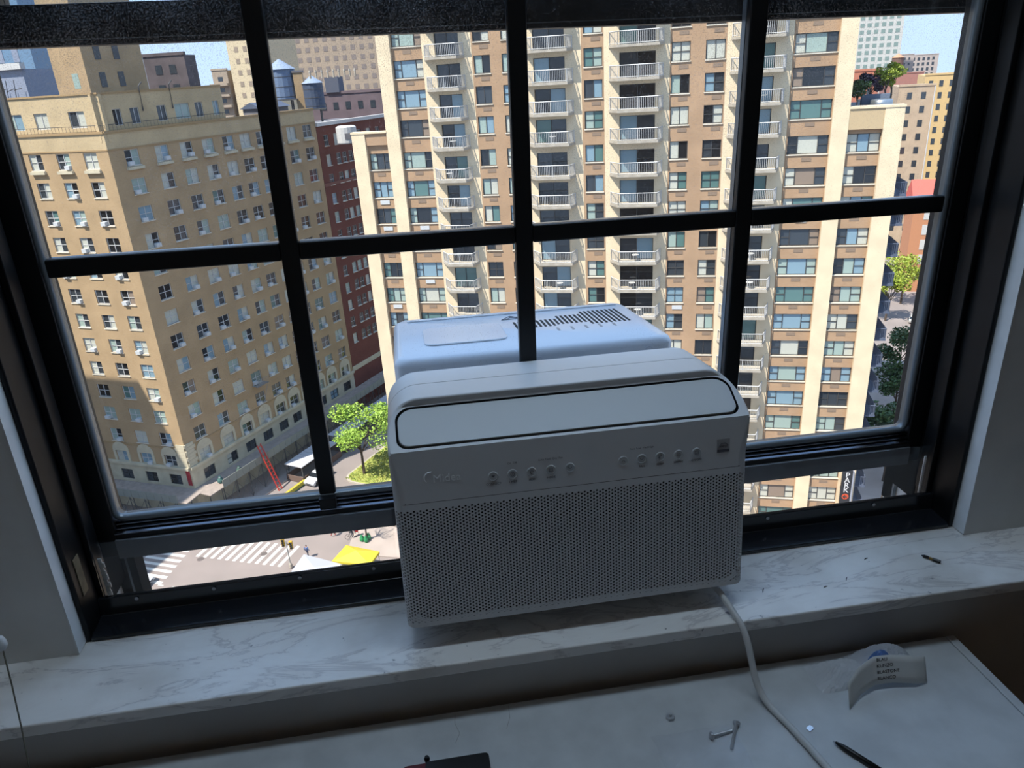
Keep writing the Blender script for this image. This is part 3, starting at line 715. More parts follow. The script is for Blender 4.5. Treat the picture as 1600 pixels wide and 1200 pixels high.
sill_white = mat('sill_white', (226, 216, 196), .7)
grille_m = mat('vent_grille', (150, 128, 108), .8)
PANE = [mat('pane_dark', (34, 36, 40), .12, spec=.7), mat('pane_slate', (62, 68, 74), .12, spec=.7), mat('pane_teal_reflection', (96, 130, 126), .15, spec=.7),
        mat('pane_pale', (168, 186, 176), .2, spec=.6), mat('pane_blind', (206, 206, 192), .4), mat('pane_sky_reflection', (140, 168, 182), .12, spec=.7), mat('pane_drape', (150, 132, 116), .6)]  # teal and sky panes hold the sky's reflection in their base colour
PW = [4, 4, 3, 5, 4, 4, 1]
roof_gray = mat('roof_gray', (120, 118, 122), .9, var=.2, scale=.6)
slate_blue = mat('slate_blue', (86, 96, 116), .7)
ac_unit_m = mat('ac_unit', (214, 216, 216), .6)

def wall_with_openings(u0, u1, z0, z1, openings, y0, y1):
    """masonry wall as blocks around rectangular openings; openings = list of columns (ua, ub, [(za, zb), ...])"""
    b = MB(); x = u0
    for ua, ub, zs in sorted(openings):
        if ua > x + 1e-6: b.box(x, ua, y0, y1, z0, z1)
        z = z0
        for za, zb in sorted(zs):
            if za > z + 1e-6: b.box(ua, ub, y0, y1, z, za)
            z = zb
        if z < z1: b.box(ua, ub, y0, y1, z, z1)
        x = ub
    if x < u1 - 1e-6: b.box(x, u1, y0, y1, z0, z1)
    return b
MESHC = {}
def cached(key, fn):
    if key not in MESHC: MESHC[key] = fn()
    return MESHC[key]
def frame_mesh(w_, h_, splits, m, bar=.06, mid=()):
    """window frame of width w_, height h_: outer ring plus bars at the given fractions"""
    def f():
        b = MB(); d0, d1 = -.04, .04
        b.box(-w_ / 2, w_ / 2, d0, d1, -h_ / 2, -h_ / 2 + bar).box(-w_ / 2, w_ / 2, d0, d1, h_ / 2 - bar, h_ / 2)
        b.box(-w_ / 2, -w_ / 2 + bar, d0, d1, -h_ / 2 + bar, h_ / 2 - bar).box(w_ / 2 - bar, w_ / 2, d0, d1, -h_ / 2 + bar, h_ / 2 - bar)
        for s in splits: b.box(-w_ / 2 + s * w_ - bar / 2, -w_ / 2 + s * w_ + bar / 2, d0, d1, -h_ / 2 + bar, h_ / 2 - bar)
        for a, c, zf in mid: b.box(-w_ / 2 + a * w_ + .02, -w_ / 2 + c * w_ - .02, d0, d1 - .02, -h_ / 2 + zf * h_ - bar / 2, -h_ / 2 + zf * h_ + bar / 2)
        return b.mesh('window', m)
    return cached(('fr', round(w_, 2), round(h_, 2), tuple(splits), m.name, tuple(mid)), f)
def pane_mesh(w_, h_, k):
    return cached(('pane', round(w_, 2), round(h_, 2), k), lambda: MB().box(-w_ / 2, w_ / 2, 0, .02, -h_ / 2, h_ / 2).mesh('pane', PANE[k]))
def box_mesh(key, dims, m): return cached(key, lambda: MB().box(*dims).mesh(key, m))

def add_window(root, M_, w_, h_, splits, fm, mid=(), sill=True, sillm=None, weights=PW, rnd=random, split_panes=True):
    o = put('window', frame_mesh(w_, h_, splits, fm, .06, mid), root, M_)
    ed = [0] + list(splits) + [1]; base = rnd.choices(range(7), weights)[0]
    if not split_panes: ed = [0, 1]
    for i in range(len(ed) - 1):
        k = base if rnd.random() < .55 else rnd.choices(range(7), weights)[0]
        put('pane', pane_mesh((ed[i + 1] - ed[i]) * w_ - .02, h_ - .04, k), o, Matrix.Translation(((ed[i] + ed[i + 1]) / 2 * w_ - w_ / 2, .03, 0)))
    if sill: put('window_sill', box_mesh('sill%.2f' % w_, (-w_ / 2 - .05, w_ / 2 + .05, -.26, .06, -.10, 0), sillm or sill_white), root, M_ @ Matrix.Translation((0, 0, -h_ / 2)))
    return o

# ---------------- tan balcony tower
TH = math.radians(-20.25)
tower = empty('apartment_tower', EM(25.959, 70.364, GZ, TH))
tag(tower, 'tall tan brick apartment tower with cream piers and stacked white balconies', 'building')
rz_ = [8.71, 5.91, 3.11, .31, -2.41, -5.13, -8.18, -10.99, -13.70, -16.63, -19.47, -22.26, -25.05, -27.84, -30.66, -33.38, -36.19, -39.0, -41.8, -44.6, -47.4]
rows = [z - GZ for z in rz_]                                 # heights above the street
WH = 1.60; TOPT = 30.0 - GZ; LOWL = -5.40 - GZ; LOWR = -5.25 - GZ
rt = random.Random(21)
def rows_below(top): return [z for z in rows if z + WH / 2 < top - .4]
def zone(u0, u1, wins, y, m, top, name='brick_wall'):
    zs = [(z - WH / 2, z + WH / 2) for z in rows_below(top)]
    wall_with_openings(u0, u1, 0, top, [(a, c, zs) for a, c in wins], y, y + .42).build(name, m, tower)
def panel(u0, u1, y, m, top, name='pier', z0=0, back=.5): MB().box(u0, u1, y, back, z0, top).build(name, m, tower)
# core masses
MB().box(-28.1, 15.15, .52, 18, 0, TOPT).build('tower_core', roof_gray, tower)
MB().box(-31.7, -28.1, .52, 16, 0, LOWL - .6).build('wing_core', roof_gray, tower)
MB().box(15.15, 19.5, .52, 16, 0, LOWR - .6).build('wing_core', tan_brick, tower)
panel(-31.84, -30.43, -.30, cream, LOWL); panel(-28.1, -26.75, -.30, cream, TOPT); panel(13.75, 15.15, -.30, cream, TOPT); panel(18.05, 19.66, -.30, cream, LOWR)
MB().box(-30.43, -28.1, -.18, .1, LOWL - 1.15, LOWL - .003).build('parapet', tan_brick, tower); MB().box(-31.9, -28.1, -.36, .6, LOWL, LOWL + .18).build('coping', cream, tower)
MB().box(15.15, 18.05, -.26, .1, LOWR - 1.75, LOWR - .003).build('parapet', mat('parapet_stone', (206, 180, 140), .85), tower); MB().box(15.15, 19.72, -.36, .6, LOWR, LOWR + .2).build('coping', cream, tower)
W_SPEC = [  # u0,u1 of zone, windows, splits, top
    (-30.43, -28.1, [(-30.33, -28.14)], (.33, .67), LOWL), (-26.75, -23.67, [(-26.70, -23.70)], (.25, .75), TOPT),
    (-18.81, -13.83, [(-18.66, -17.08), (-15.95, -14.35)], (.5,), TOPT), (-8.5, -6.42, [(-8.28, -6.57)], (.5,), TOPT),
    (-.49, 4.42, [(-.37, 1.29), (2.62, 4.31)], (.5,), TOPT), (10.0, 13.75, [(10.15, 13.68)], (.25, .75), TOPT), (15.15, 18.05, [(15.20, 18.02)], (.33, .67), LOWR)]
put_grille = box_mesh('vent_grille', (-.42, .42, -.03, .05, -.16, .16), grille_m)
white_grille = box_mesh('white_sleeve', (-.5, .5, -.08, .05, -.2, .2), ac_unit_m)
for u0, u1, wins, sp, top in W_SPEC:
    wide = len(sp) > 1; y = .10 if wide else .0
    zone(u0, u1, wins, y, tan_brick, top)
    for a, c in wins:
        for z in rows_below(top):
            vis = z + GZ > -26 or u0 > 9
            mid = ((0, sp[0], .5), (sp[-1], 1, .5)) if wide else ((0, .5, .5), (.5, 1, .5)) if rt.random() < .4 else ()
            add_window(tower, Matrix.Translation(((a + c) / 2, y + .16, z)), c - a, WH, sp, frame_dark, mid, rnd=rt, split_panes=vis)
            put('vent_grille', white_grille if rt.random() < .07 else put_grille, tower, Matrix.Translation(((a + c) / 2 + (0 if wide else .25), y, z - WH / 2 - .48)))
# balcony bays
def railing_mesh(ul, ur):
    def f():
        b = MB(); H = 1.08
        P = [(ul - .85, -.05), (ul, -1.35), (ur, -1.35), (ur + .38, -.05)]
        for (x0, y0), (x1, y1) in zip(P[:-1], P[1:]):
            L = math.hypot(x1 - x0, y1 - y0); nb = max(3, int(L / .16))
            b.tube([(x0, y0, H), (x1, y1, H)], .045, 5); b.tube([(x0, y0, .10), (x1, y1, .10)], .03, 4)
            for k in range(nb + 1):
                x = x0 + (x1 - x0) * k / nb; yy = y0 + (y1 - y0) * k / nb
                post = k in (0, nb) or (L > 2 and k == nb // 2)
                b.tube([(x, yy, 0), (x, yy, H)], .04 if post else .017, 4, cap=False)
        return b.mesh('railing', rail_white)
    return cached(('rail', round(ur - ul, 2)), f)
def slab_mesh(ul, ur):
    return cached(('slab', round(ur - ul, 2)), lambda: MB().prism([(ul - .95, 0), (ul - .06, -1.42), (ur + .06, -1.42), (ur + .45, 0)], 0, .22).mesh('balcony', concrete))
B_SPEC = [(-23.67, -18.81, -22.39, -20.01, -22.55, -20.0), (-13.83, -8.5, -12.99, -10.03, -12.9, -9.7), (-6.42, -.49, -5.02, -1.75, -5.05, -1.45), (4.42, 10.0, 5.9, 8.56, 5.7, 9.1)]
DH = 2.15
for u0, u1, d0, d1, bl, br in B_SPEC:
    zs = [(z - 1.92, z - 1.92 + DH) for z in rows]
    wall_with_openings(u0, u1, 0, TOPT, [(d0, d1, zs)], -.02, .5).build('cream_wall', cream, tower)
    for z in rows:
        mm = (bl + br) / 2; wv = br - bl
        bal = put('balcony', slab_mesh(-wv / 2, wv / 2), tower, Matrix.Translation((mm, -.02, z - 2.14)))
        put('railing', railing_mesh(-wv / 2, wv / 2), bal, Matrix.Translation((0, 0, .22)))
        if rt.random() < .35:
            put('balcony_table', cached('btable', lambda: MB().lathe([(.03, 0), (.03, .6), (.35, .62), (.35, .66)], 10).mesh('balcony_table', rail_white)), bal, Matrix.Translation((rt.uniform(-.6, .6), -.7, .22)))
        o = put('balcony_door', frame_mesh(d1 - d0, DH, (.5,), frame_dark), tower, Matrix.Translation(((d0 + d1) / 2, .2, z - 1.92 + DH / 2)))
        for k in (0, 1):
            put('pane', pane_mesh((d1 - d0) / 2 - .03, DH - .05, rt.choice((0, 0, 0, 1, 1, 2, 5))), o, Matrix.Translation(((-.25 + .5 * k) * (d1 - d0), .03, 0)))
# flank balconies on the right side wall
flank_slab = cached('flank_slab', lambda: MB().box(0, 1.45, 0, 4.2, 0, .2).mesh('flank_balcony', slate_blue))
def flank_rail():
    b = MB(); P = [(.02, .05), (1.40, .05), (1.40, 4.1)]
    for (x0, y0), (x1, y1) in zip(P[:-1], P[1:]):
        L = math.hypot(x1 - x0, y1 - y0); nb = int(L / .14); b.tube([(x0, y0, 1.05), (x1, y1, 1.05)], .04, 4)
        for k in range(nb + 1): b.tube([(x0 + (x1 - x0) * k / nb, y0 + (y1 - y0) * k / nb, 0), (x0 + (x1 - x0) * k / nb, y0 + (y1 - y0) * k / nb, 1.05)], .022, 4, cap=False)
    return b.mesh('railing', slate_blue)
frl = flank_rail()
for z in rows:
    if z < LOWR - 3:
        f_ = put('flank_balcony', flank_slab, tower, Matrix.Translation((19.5, .6, z - 2.1))); put('railing', frl, f_, Matrix.Translation((0, 0, .2)))
# roof terraces
MB().box(15.15, 19.5, .6, 16, LOWR - .6, LOWR - .45).build('terrace_deck', roof_gray, tower)
MB().lathe([(.95, 0), (.95, .9), (.8, 1.0)], 20).build('vent_drum', mat('galvanised', (190, 196, 200), .3, metal=.8), tower, (18.3, 2.6, LOWR - .45), smooth=True)
MB().box(16.9, 19.3, 3.9, 4.4, LOWR - .45, LOWR + .9).build('planter_screen', mat('screen_blue', (110, 122, 140), .7), tower)
# PARK blade sign
sg = empty('parking_sign', EM(*(Matrix.Translation((25.959, 70.364, GZ)) @ Matrix.Rotation(TH, 4, 'Z') @ Vector((18.75, -.9, -45.1 - GZ))), TH))
tag(sg, 'tall black PARK blade sign with white letters on the tower corner', 'sign')
MB().box(-.55, .45, -.15, .25, 0, 4.1).build('board', mat('sign_black', (42, 44, 50), .5), sg, bevel=.05); MB().box(.452, .60, -.12, .5, .1, 4.0).build('side_panel', mat('sign_gray', (170, 174, 186), .5), sg)
sw = mat('sign_white', (240, 240, 240), .5)
for k, ch_ in enumerate('PARK'): text_mesh('letter', ch_, .84, .02, sw, sg, Matrix.Translation((-.05, -.16, 3.52 - k * .60)) @ Matrix.Rotation(PI / 2, 4, 'X'), 'CENTER')
MB().lathe([(.34, 0), (.34, .02)], 24).build('disc', mat('sign_orange', (214, 84, 48), .5), sg, Matrix.Translation((-.05, -.15, .95)) @ Matrix.Rotation(PI / 2, 4, 'X'))
put('arrow', MB().tube([(-.25, -.19, .95), (.12, -.19, .95)], .05, 4).tube([(-.08, -.19, 1.13), (-.27, -.19, .95), (-.08, -.19, .77)], .05, 4).mesh('arrow', mat('sign_dark', (40, 30, 30), .5)), sg)
MB().box(-.5, .3, .25, .62, 1.6, 1.8).build('bracket', mat('sign_black', (42, 44, 50), .5), sg)

# ---------------- ochre corner building
TL, TR = math.radians(-26), math.radians(55.5)
ochre = empty('corner_building', EM(-30.54, 90.7, GZ))
tag(ochre, 'ochre brick corner apartment building with rows of small double windows', 'building')
FL_, FR_ = Matrix.Rotation(TL, 4, 'Z'), Matrix.Rotation(TR, 4, 'Z')
lrows = [-6.9 - 3.12 * k - GZ for k in range(13)]
PARA = -4.0 - GZ; BAND = -45.3 - GZ
lcols = [-2.6, -6.45, -10.45, -14.4, -18.4]; rcols = [2.9, 7.0, 10.6, 14.05, 17.4, 20.4, 23.4, 26.4, 29.4, 32.8]
ro = random.Random(5)
OW, OH = 1.85, 1.72
def facade(F, u0, u1, cols_):
    ops = [(c - OW / 2, c + OW / 2, [(z - OH / 2, z + OH / 2) for z in lrows]) for c in cols_]
    wall_with_openings(u0, u1, BAND, PARA - 1.8, ops, 0, .45).build('brick_wall', ochre_brick, ochre, F)
    MB().box(u0, u1, 0, .45, PARA - 1.8, PARA).build('parapet_wall', buff_brick, ochre, F)
    bw = -47.1 - GZ
    wall_with_openings(u0, u1, 0, BAND, [(c - .95, c + .95, [(bw - .75, bw + .75)]) for c in cols_], -.06, .45).build('stone_base', limestone, ochre, F)
    MB().box(u0, u1, -.35, .2, BAND - .15, BAND + .2).build('cornice', limestone, ochre, F)
    MB().box(u0, u1, -.14, .5, PARA - .12, PARA + .12).build('coping', mat('coping_stone', (176, 146, 104), .85), ochre, F)
    MB().box(u0, u1, -.06, .1, PARA - 1.9, PARA - 1.75).build('string_course', mat('coping_stone', (176, 146, 104), .85), ochre, F)
    MB().box(u0, u1, -.08, .1, lrows[11] - 1.35, lrows[11] - 1.15).build('string_course', mat('coping_stone', (176, 146, 104), .85), ochre, F)
    for c in cols_:
        for i, z in enumerate(lrows):
            M_ = F @ Matrix.Translation((c, .16, z))
            add_window(ochre, M_, OW, OH, (.5,), frame_white, ((0, .5, .5), (.5, 1, .5)), rnd=ro, weights=[4, 6, 1, 3, 5, 3, 1], split_panes=True)
            if ro.random() < .62:
                k = ro.choice((-.25, .25))
                put('window_ac', box_mesh('window_ac', (-.32, .32, -.42, .1, 0, .42), ac_unit_m), ochre, F @ Matrix.Translation((c + k * OW, .1, z - OH / 2 + .04)))
            if i == 0:
                put('window_box', box_mesh('window_box', (-OW / 2 - .15, OW / 2 + .15, -.32, -.005, -.30, 0), limestone), ochre, F @ Matrix.Translation((c, 0, z - OH / 2 - .12)))
            if i == 12:
                b = MB(); R0, R1 = OW / 2, OW / 2 + .35
                def arch():
                    b = MB(); n_ = 14; vs = []
                    for k in range(n_ + 1):
                        a = PI * k / n_; vs += [(R1 * math.cos(a), -.12, R1 * math.sin(a)), (R0 * .0 * math.cos(a), -.12, 0), (R1 * math.cos(a), .05, R1 * math.sin(a))]
                    fs = []
                    for k in range(n_): fs += [(3 * k + 1, 3 * k, 3 * k + 3), (3 * k, 3 * k + 2, 3 * k + 5, 3 * k + 3)]
                    b.add(vs, fs); b.box(-R1, -R0, -.12, .05, -1.6, 0); b.box(R0, R1, -.12, .05, -1.6, 0)
                    return b.mesh('arch_surround', limestone)
                put('arch_surround', cached('arch', arch), ochre, F @ Matrix.Translation((c, 0, z + OH / 2 - .05)))
        add_window(ochre, F @ Matrix.Translation((c, .12, bw)), 1.9, 1.5, (.5,), frame_dark, ((0, .5, .5), (.5, 1, .5)), rnd=ro, sill=False, weights=[3, 6, 1, 1, 1, 3, 0])
facade(FL_, -22, 0, lcols); facade(FR_, 0, 34.75, rcols)
quoin = box_mesh('quoin', (-.75, .75, -.1, .1, -.22, .22), limestone)
for F, s in ((FL_, -1), (FR_, 1)):
    for k in range(7): put('quoin', quoin, ochre, F @ Matrix.Translation((s * (.78 if k % 2 else .55), -.02, BAND + .45 + k * .46)))
# rest of the body
poly = [(FL_ @ Vector((-22, .45, 0))), (FL_ @ Vector((0, .45, 0)) + FR_ @ Vector((0, .45, 0))), (FR_ @ Vector((34.7, .45, 0))), (FR_ @ Vector((34.7, 16, 0))), (FL_ @ Vector((-22, 16, 0)))]
MB().prism([(p.x, p.y) for p in poly], 0, PARA - .9).build('building_core', roof_gray, ochre)
# penthouse level set back behind the terrace
for F, u0, u1, wl in ((FL_, -22, .15, [(-12.4, 2.6), (-8.4, 1.9), (-3.4, 2.2)]), (FR_, -.1, 18.2, [(2.6, 1.1), (4.9, 1.2), (8.6, 1.3), (11.6, 2.2), (14.2, 1.2), (16.9, 1.0)])):
    top = -.15 - GZ; zc = -2.6 - GZ
    wall_with_openings(u0, u1, PARA - 1.0, top, [(c - w_ / 2, c + w_ / 2, [(zc - .85, zc + .85)]) for c, w_ in wl], .40, .80).build('penthouse_wall', buff_brick, ochre, F)
    MB().box(u0, u1, .28, .9, top, top + .18).build('coping', mat('coping_stone', (176, 146, 104), .85), ochre, F)
    for c, w_ in wl: add_window(ochre, F @ Matrix.Translation((c, .55, zc)), w_, 1.7, (.5,), frame_white, rnd=ro, sill=False, weights=[2, 4, 1, 3, 4, 3, 0])
    b = MB()
    for k in range(int((u1 - u0) / .5)): b.tube([(u0 + k * .5, .05, PARA + .1), (u0 + k * .5, .05, PARA + .75)], .02, 4, cap=False)
    b.tube([(u0, .05, PARA + .75), (u1, .05, PARA + .75)], .03, 4); b.build('terrace_railing', frame_dark, ochre, F)
pp = [FL_ @ Vector((-22, .8, 0)), FL_ @ Vector((0, .8, 0)) + FR_ @ Vector((0, .8, 0)), FR_ @ Vector((18.2, .8, 0)), FR_ @ Vector((18.2, 12, 0)), FL_ @ Vector((-22, 14, 0))]
MB().prism([(p.x, p.y) for p in pp], PARA - 1, -.2 - GZ).build('penthouse_core', roof_gray, ochre)
for c in (6.0, 10.2): MB().tube([(c, .3, -2.2 - GZ), (c, .2, .4 - GZ), (c + .5, .2, .8 - GZ)], .08, 6).build('vent_pipe', frame_dark, ochre, FR_)
# fire-escape landing
b = MB(); b.box(-1.1, 1.1, -1.1, 0, 0, .06)
for k in range(12): b.tube([(-1.1 + .2 * k, -1.08, 0), (-1.1 + .2 * k, -1.08, 1.0)], .025, 4, cap=False)
b.tube([(-1.1, -1.08, 1.0), (1.1, -1.08, 1.0)], .03, 4); b.tube([(.9, -1.0, 0), (-.5, -1.0, -2.6)], .04, 4)
b.build('fire_escape', mat('iron_gray', (150, 146, 140), .6), ochre, FR_ @ Matrix.Translation((14.05, 0, lrows[10] - 1.0)))
# stair tower on its roof (cream lit face, brown shaded face)
st_ = empty('roof_stair_tower', EM(-37.2, 110.0, -4.0)); tag(st_, 'cream and brown stair tower rising from the corner building roof', 'tower')
MB().prism([(p.x, p.y) for p in (FL_ @ Vector((-5.2, 0, 0)), Vector((0, 0, 0)), FR_ @ Vector((9.0, 0, 0)), FR_ @ Vector((9.0, 7, 0)), FL_ @ Vector((-5.2, 8, 0)))], 0, 22).build('walls', ochre_brick, st_)
for z in (5.5, 12): MB().box(-2.4, -1.4, -.02, .1, z - .9, z + .9).build('window', PANE[3], st_, FL_)
for u in (2.2, 5.0): 
    for z in (5.5, 8.8, 12): MB().box(u - .45, u + .45, -.05, .1, z - .9, z + .9).build('window', PANE[0], st_, FR_)

# ---------------- red brick building next door
redb = empty('red_brick_building', EM(-30.54, 90.7, GZ, TR)); tag(redb, 'dark red brick apartment building beyond the ochre corner building', 'building')
RTOP = -6.5 - GZ; rrows = [-8.6 - 2.85 * k - GZ for k in range(12)]; rc = [36.75, 39.15, 40.6, 42.2, 45, 47.5, 50]
wall_with_openings(34.8, 60, BAND, RTOP, [(c - .55, c + .55, [(z - .8, z + .8) for z in rrows]) for c in rc], 0, .45).build('brick_wall', red_brick, redb)
MB().box(34.8, 60, .45, 16, 0, RTOP - .4).build('building_core', roof_gray, redb); MB().box(34.8, 60, -.3, .6, RTOP, RTOP + .5).build('cornice', mat('cornice_white', (214, 208, 202), .7), redb)
MB().box(34.8, 60, -.12, .3, BAND, BAND + .8).build('stone_band', limestone, redb); MB().box(34.8, 60, -.05, .45, 0, BAND).build('base_wall', red_brick, redb)
MB().box(34.8, 60, -.1, .2, -15.2 - GZ, -14.7 - GZ).build('stone_band', mat('brown_band', (134, 84, 70), .8), redb)
for c in rc:
    for z in rrows:
        add_window(redb, Matrix.Translation((c, .15, z)), 1.1, 1.6, (), frame_white, ((0, 1, .5),), rnd=ro, weights=[5, 6, 0, 1, 3, 1, 0])

# ---------------- sidewalk sheds around the corner building
shed = empty('sidewalk_shed', EM(-30.54, 90.7, GZ)); tag(shed, 'grey construction sidewalk shed with panel parapet wrapping the corner building', 'scaffold')
deck_m = mat('deck_wood', (176, 160, 148), .85, var=.2, scale=1.5); panel_m = mat('shed_panel', (150, 152, 142), .7, var=.15, scale=.8); steel_g = mat('scaffold_steel', (104, 102, 100), .5, metal=.3)
DKZ = 4.1; SW_ = 3.4
MB().box(-24, 1.5, -SW_, -.06, DKZ - .12, DKZ).build('deck', deck_m, shed, FL_); MB().box(-.6, 62, -SW_, -.06, DKZ - .13, DKZ - .01).build('deck', deck_m, shed, FR_)
pm = box_mesh('shed_panel', (-.58, .58, -.03, .03, 0, 1.1), panel_m)
for k in range(19): put('parapet_panel', pm, shed, FL_ @ Matrix.Translation((-22 + k * 1.2, -SW_ - .04, DKZ - .1)))
for k in range(50): put('parapet_panel', pm, shed, FR_ @ Matrix.Translation((2.2 + k * 1.2, -SW_ - .04, DKZ - .1)))
post = cached('shed_post', lambda: MB().tube([(0, 0, 0), (0, 0, DKZ - .12)], .06, 6).mesh('post', steel_g))
brace = cached('shed_brace', lambda: MB().tube([(0, 0, .2), (2.4, 0, DKZ - .3)], .035, 5).tube([(2.4, 0, .2), (0, 0, DKZ - .3)], .035, 5).mesh('cross_brace', steel_g))
for F, u0, nn in ((FL_, -22, 10), (FR_, 1.4, 26)):
    for k in range(nn):
        for y in (-SW_ + .1, -.7): put('post', post, shed, F @ Matrix.Translation((u0 + 2.4 * k, y, 0)))
        put('cross_brace', brace, shed, F @ Matrix.Translation((u0 + 2.4 * k, -SW_ + .1, 0)))
lad = empty('red_ladder', EM(*(Matrix.Translation((-30.54, 90.7, GZ)) @ FR_ @ Vector((9.0, -5.6, 0))), TR)); tag(lad, 'long red ladder leaning against the sidewalk shed', 'ladder')
lm = mat('ladder_red', (208, 56, 40), .5)
def lp(s, t_): return (s, 0 + 2.4 * t_, .02 + 6.6 * t_)
for s in (-.32, .32): MB().tube([lp(s, 0), lp(s, 1)], .09, 5).build('rail', lm, lad)
for k in range(14): MB().tube([lp(-.32, (k + .5) / 14), lp(.32, (k + .5) / 14)], .06, 4).build('rung', lm, lad)
bn = empty('red_banner', EM(*(Matrix.Translation((-30.54, 90.7, GZ)) @ FL_ @ Vector((-.35, -.12, DKZ + .3)))  , TL)); tag(bn, 'narrow red banner on the stone corner above the shed', 'banner')
MB().box(-.3, .3, -.06, -.02, .2, 2.4).build('cloth', mat('banner_red', (170, 44, 50), .7), bn); MB().tube([(-.36, -.04, 2.42), (.36, -.04, 2.42)], .03, 6).build('rod', steel_g, bn)
for k, (u, y, c) in enumerate(((2.4, -2.2, (70, 110, 104)), (5.4, -2.6, (66, 96, 84)))):
    t_ = empty('tarp_bundle', EM(*(Matrix.Translation((-30.54, 90.7, GZ)) @ FR_ @ Vector((u, y, DKZ - .01))), .3 * k)); tag(t_, 'small tied green tarp bundle on the shed deck', 'bundle', 'tarp bundles on the shed deck')
    MB().lathe([(.3, 0), (.42, .25), (.36, .6), (.12, .8), (.2, .95)], 9).build('tarp', mat('tarp%d' % k, c, .7), t_, smooth=True); MB().lathe([(.14, .76), (.16, .80), (.14, .84)], 8).build('tie', frame_white, t_)

# ---------------- street
gnd = struct(MB().box(-400, 500, 12, 700, -.6, 0).build('street', asphalt, None, EM(0, 0, GZ)))
def ground_at(x, y): return Vector((x, y, 0))
k_ = 52.3 / 54.0
stripe_m = cached('stripe', lambda: MB().box(-.22, .22, -2.0, 2.0, 0, .012).mesh('crosswalk_stripe', road_paint))
def stripe(x, y, ang, L=4.0):
    o = put('crosswalk_stripe', stripe_m, gnd, Matrix.Translation((x, y, 0)) @ Matrix.Rotation(ang - PI / 2, 4, 'Z') @ Matrix.Diagonal((1, L / 4, 1, 1)))
for k in range(12):                                         # crossing the avenue
    x = -29.0 + k * .96; y = 85.6 - k * .42 
    stripe(x * k_, y * k_, math.atan2(2.2, 1.1), 4.2)
for k in range(7):                                          # crossing the side street
    x = -33.6 - k * .28; y = 86.2 - k * 1.02
    stripe(x * k_, y * k_, math.radians(-25), 5.0)
for k in range(4): put('lane_dash', cached('dash', lambda: MB().box(-.35, .35, -.1, .1, 0, .012).mesh('lane_dash', road_paint)), gnd, Matrix.Translation(((-33 + k * 1.8) * k_, (78.6 - k * .8) * k_, 0)) @ Matrix.Rotation(-.45, 4, 'Z'))
for (x, y) in ((-29.4, 83.0), (-21.6, 82.2)): put('manhole_cover', cached('manhole', lambda: MB().lathe([(.42, 0), (.42, .012)], 18).mesh('manhole_cover', mat('manhole', (110, 100, 96), .8))), gnd, Matrix.Translation((x * k_, y * k_, 0)))
# sidewalks
TM = Matrix.Translation((25.959, 70.364, 0)) @ Matrix.Rotation(TH, 4, 'Z')
sws = [TM @ Vector((-37, -6.5, 0)), TM @ Vector((45, -6.5, 0)), TM @ Vector((45, 60, 0)), TM @ Vector((-30, 60, 0)), TM @ Vector((-38.5, 1.5, 0))]
struct(MB().prism([(p.x, p.y) for p in sws], 0, .16).build('sidewalk', sidewalk_m, None, EM(0, 0, GZ)))
OMx = Matrix.Translation((-30.54, 90.7, 0))
sws = [OMx @ FL_ @ Vector((-40, -4.6, 0)), OMx @ (FL_ @ Vector((1.0, -4.6, 0))), OMx @ FR_ @ Vector((1.5, -4.8, 0)), OMx @ FR_ @ Vector((90, -4.8, 0)), OMx @ FR_ @ Vector((90, 20, 0)), OMx @ FL_ @ Vector((-40, 20, 0))]
struct(MB().prism([(p.x, p.y) for p in sws], 0, .16).build('sidewalk', sidewalk_m, None, EM(0, 0, GZ)))
# planted median
av = Vector((math.cos(TR), math.sin(TR), 0)); pv = Vector((av.y, -av.x, 0))
mo = Vector((-12.6, 95.2, 0))
MEDM = EM(mo.x, mo.y, GZ, TR)
med = struct(MB().prism(rrect(0, 70, -8.2, 0, 2.0, 8), 0, .22).build('median_kerb', concrete, None, MEDM))
grass_m = mat('grass', (150, 166, 74), .9, rgb2=(196, 196, 104), scale=1.4)
rg = random.Random(3); b = MB()
for _ in range(9000):
    x, y = rg.uniform(.5, 24), rg.uniform(-7.6, -.5); h = rg.uniform(.12, .3); a = rg.uniform(0, PI); dx, dy = .07 * math.cos(a), .07 * math.sin(a)
    b.add([(x - dx, y - dy, .22), (x + dx, y + dy, .22), (x + rg.uniform(-.1, .1), y + rg.uniform(-.1, .1), .22 + h)], [(0, 1, 2)])
b.prism(rrect(.3, 69.5, -7.9, -.3, 1.8, 8), .2, .26)
tag(b.build('grass', grass_m, None, MEDM), 'yellow green grass growing on the avenue median', 'grass', kind='stuff')
for k in range(9):
    bo = empty('bollard', EM(*((Vector((-9.0, 98.6, 0)) + av * (1.1 * k) + pv * .4)), GZ + .22)); tag(bo, 'short grey bollard in a line beside the median tree', 'bollard', 'bollards beside the median')
    MB().lathe([(.12, 0), (.12, .8), (.08, .95)], 8).build('shaft', concrete, bo); MB().lathe([(.14, .7), (.14, .76)], 8).build('band', frame_white, bo)

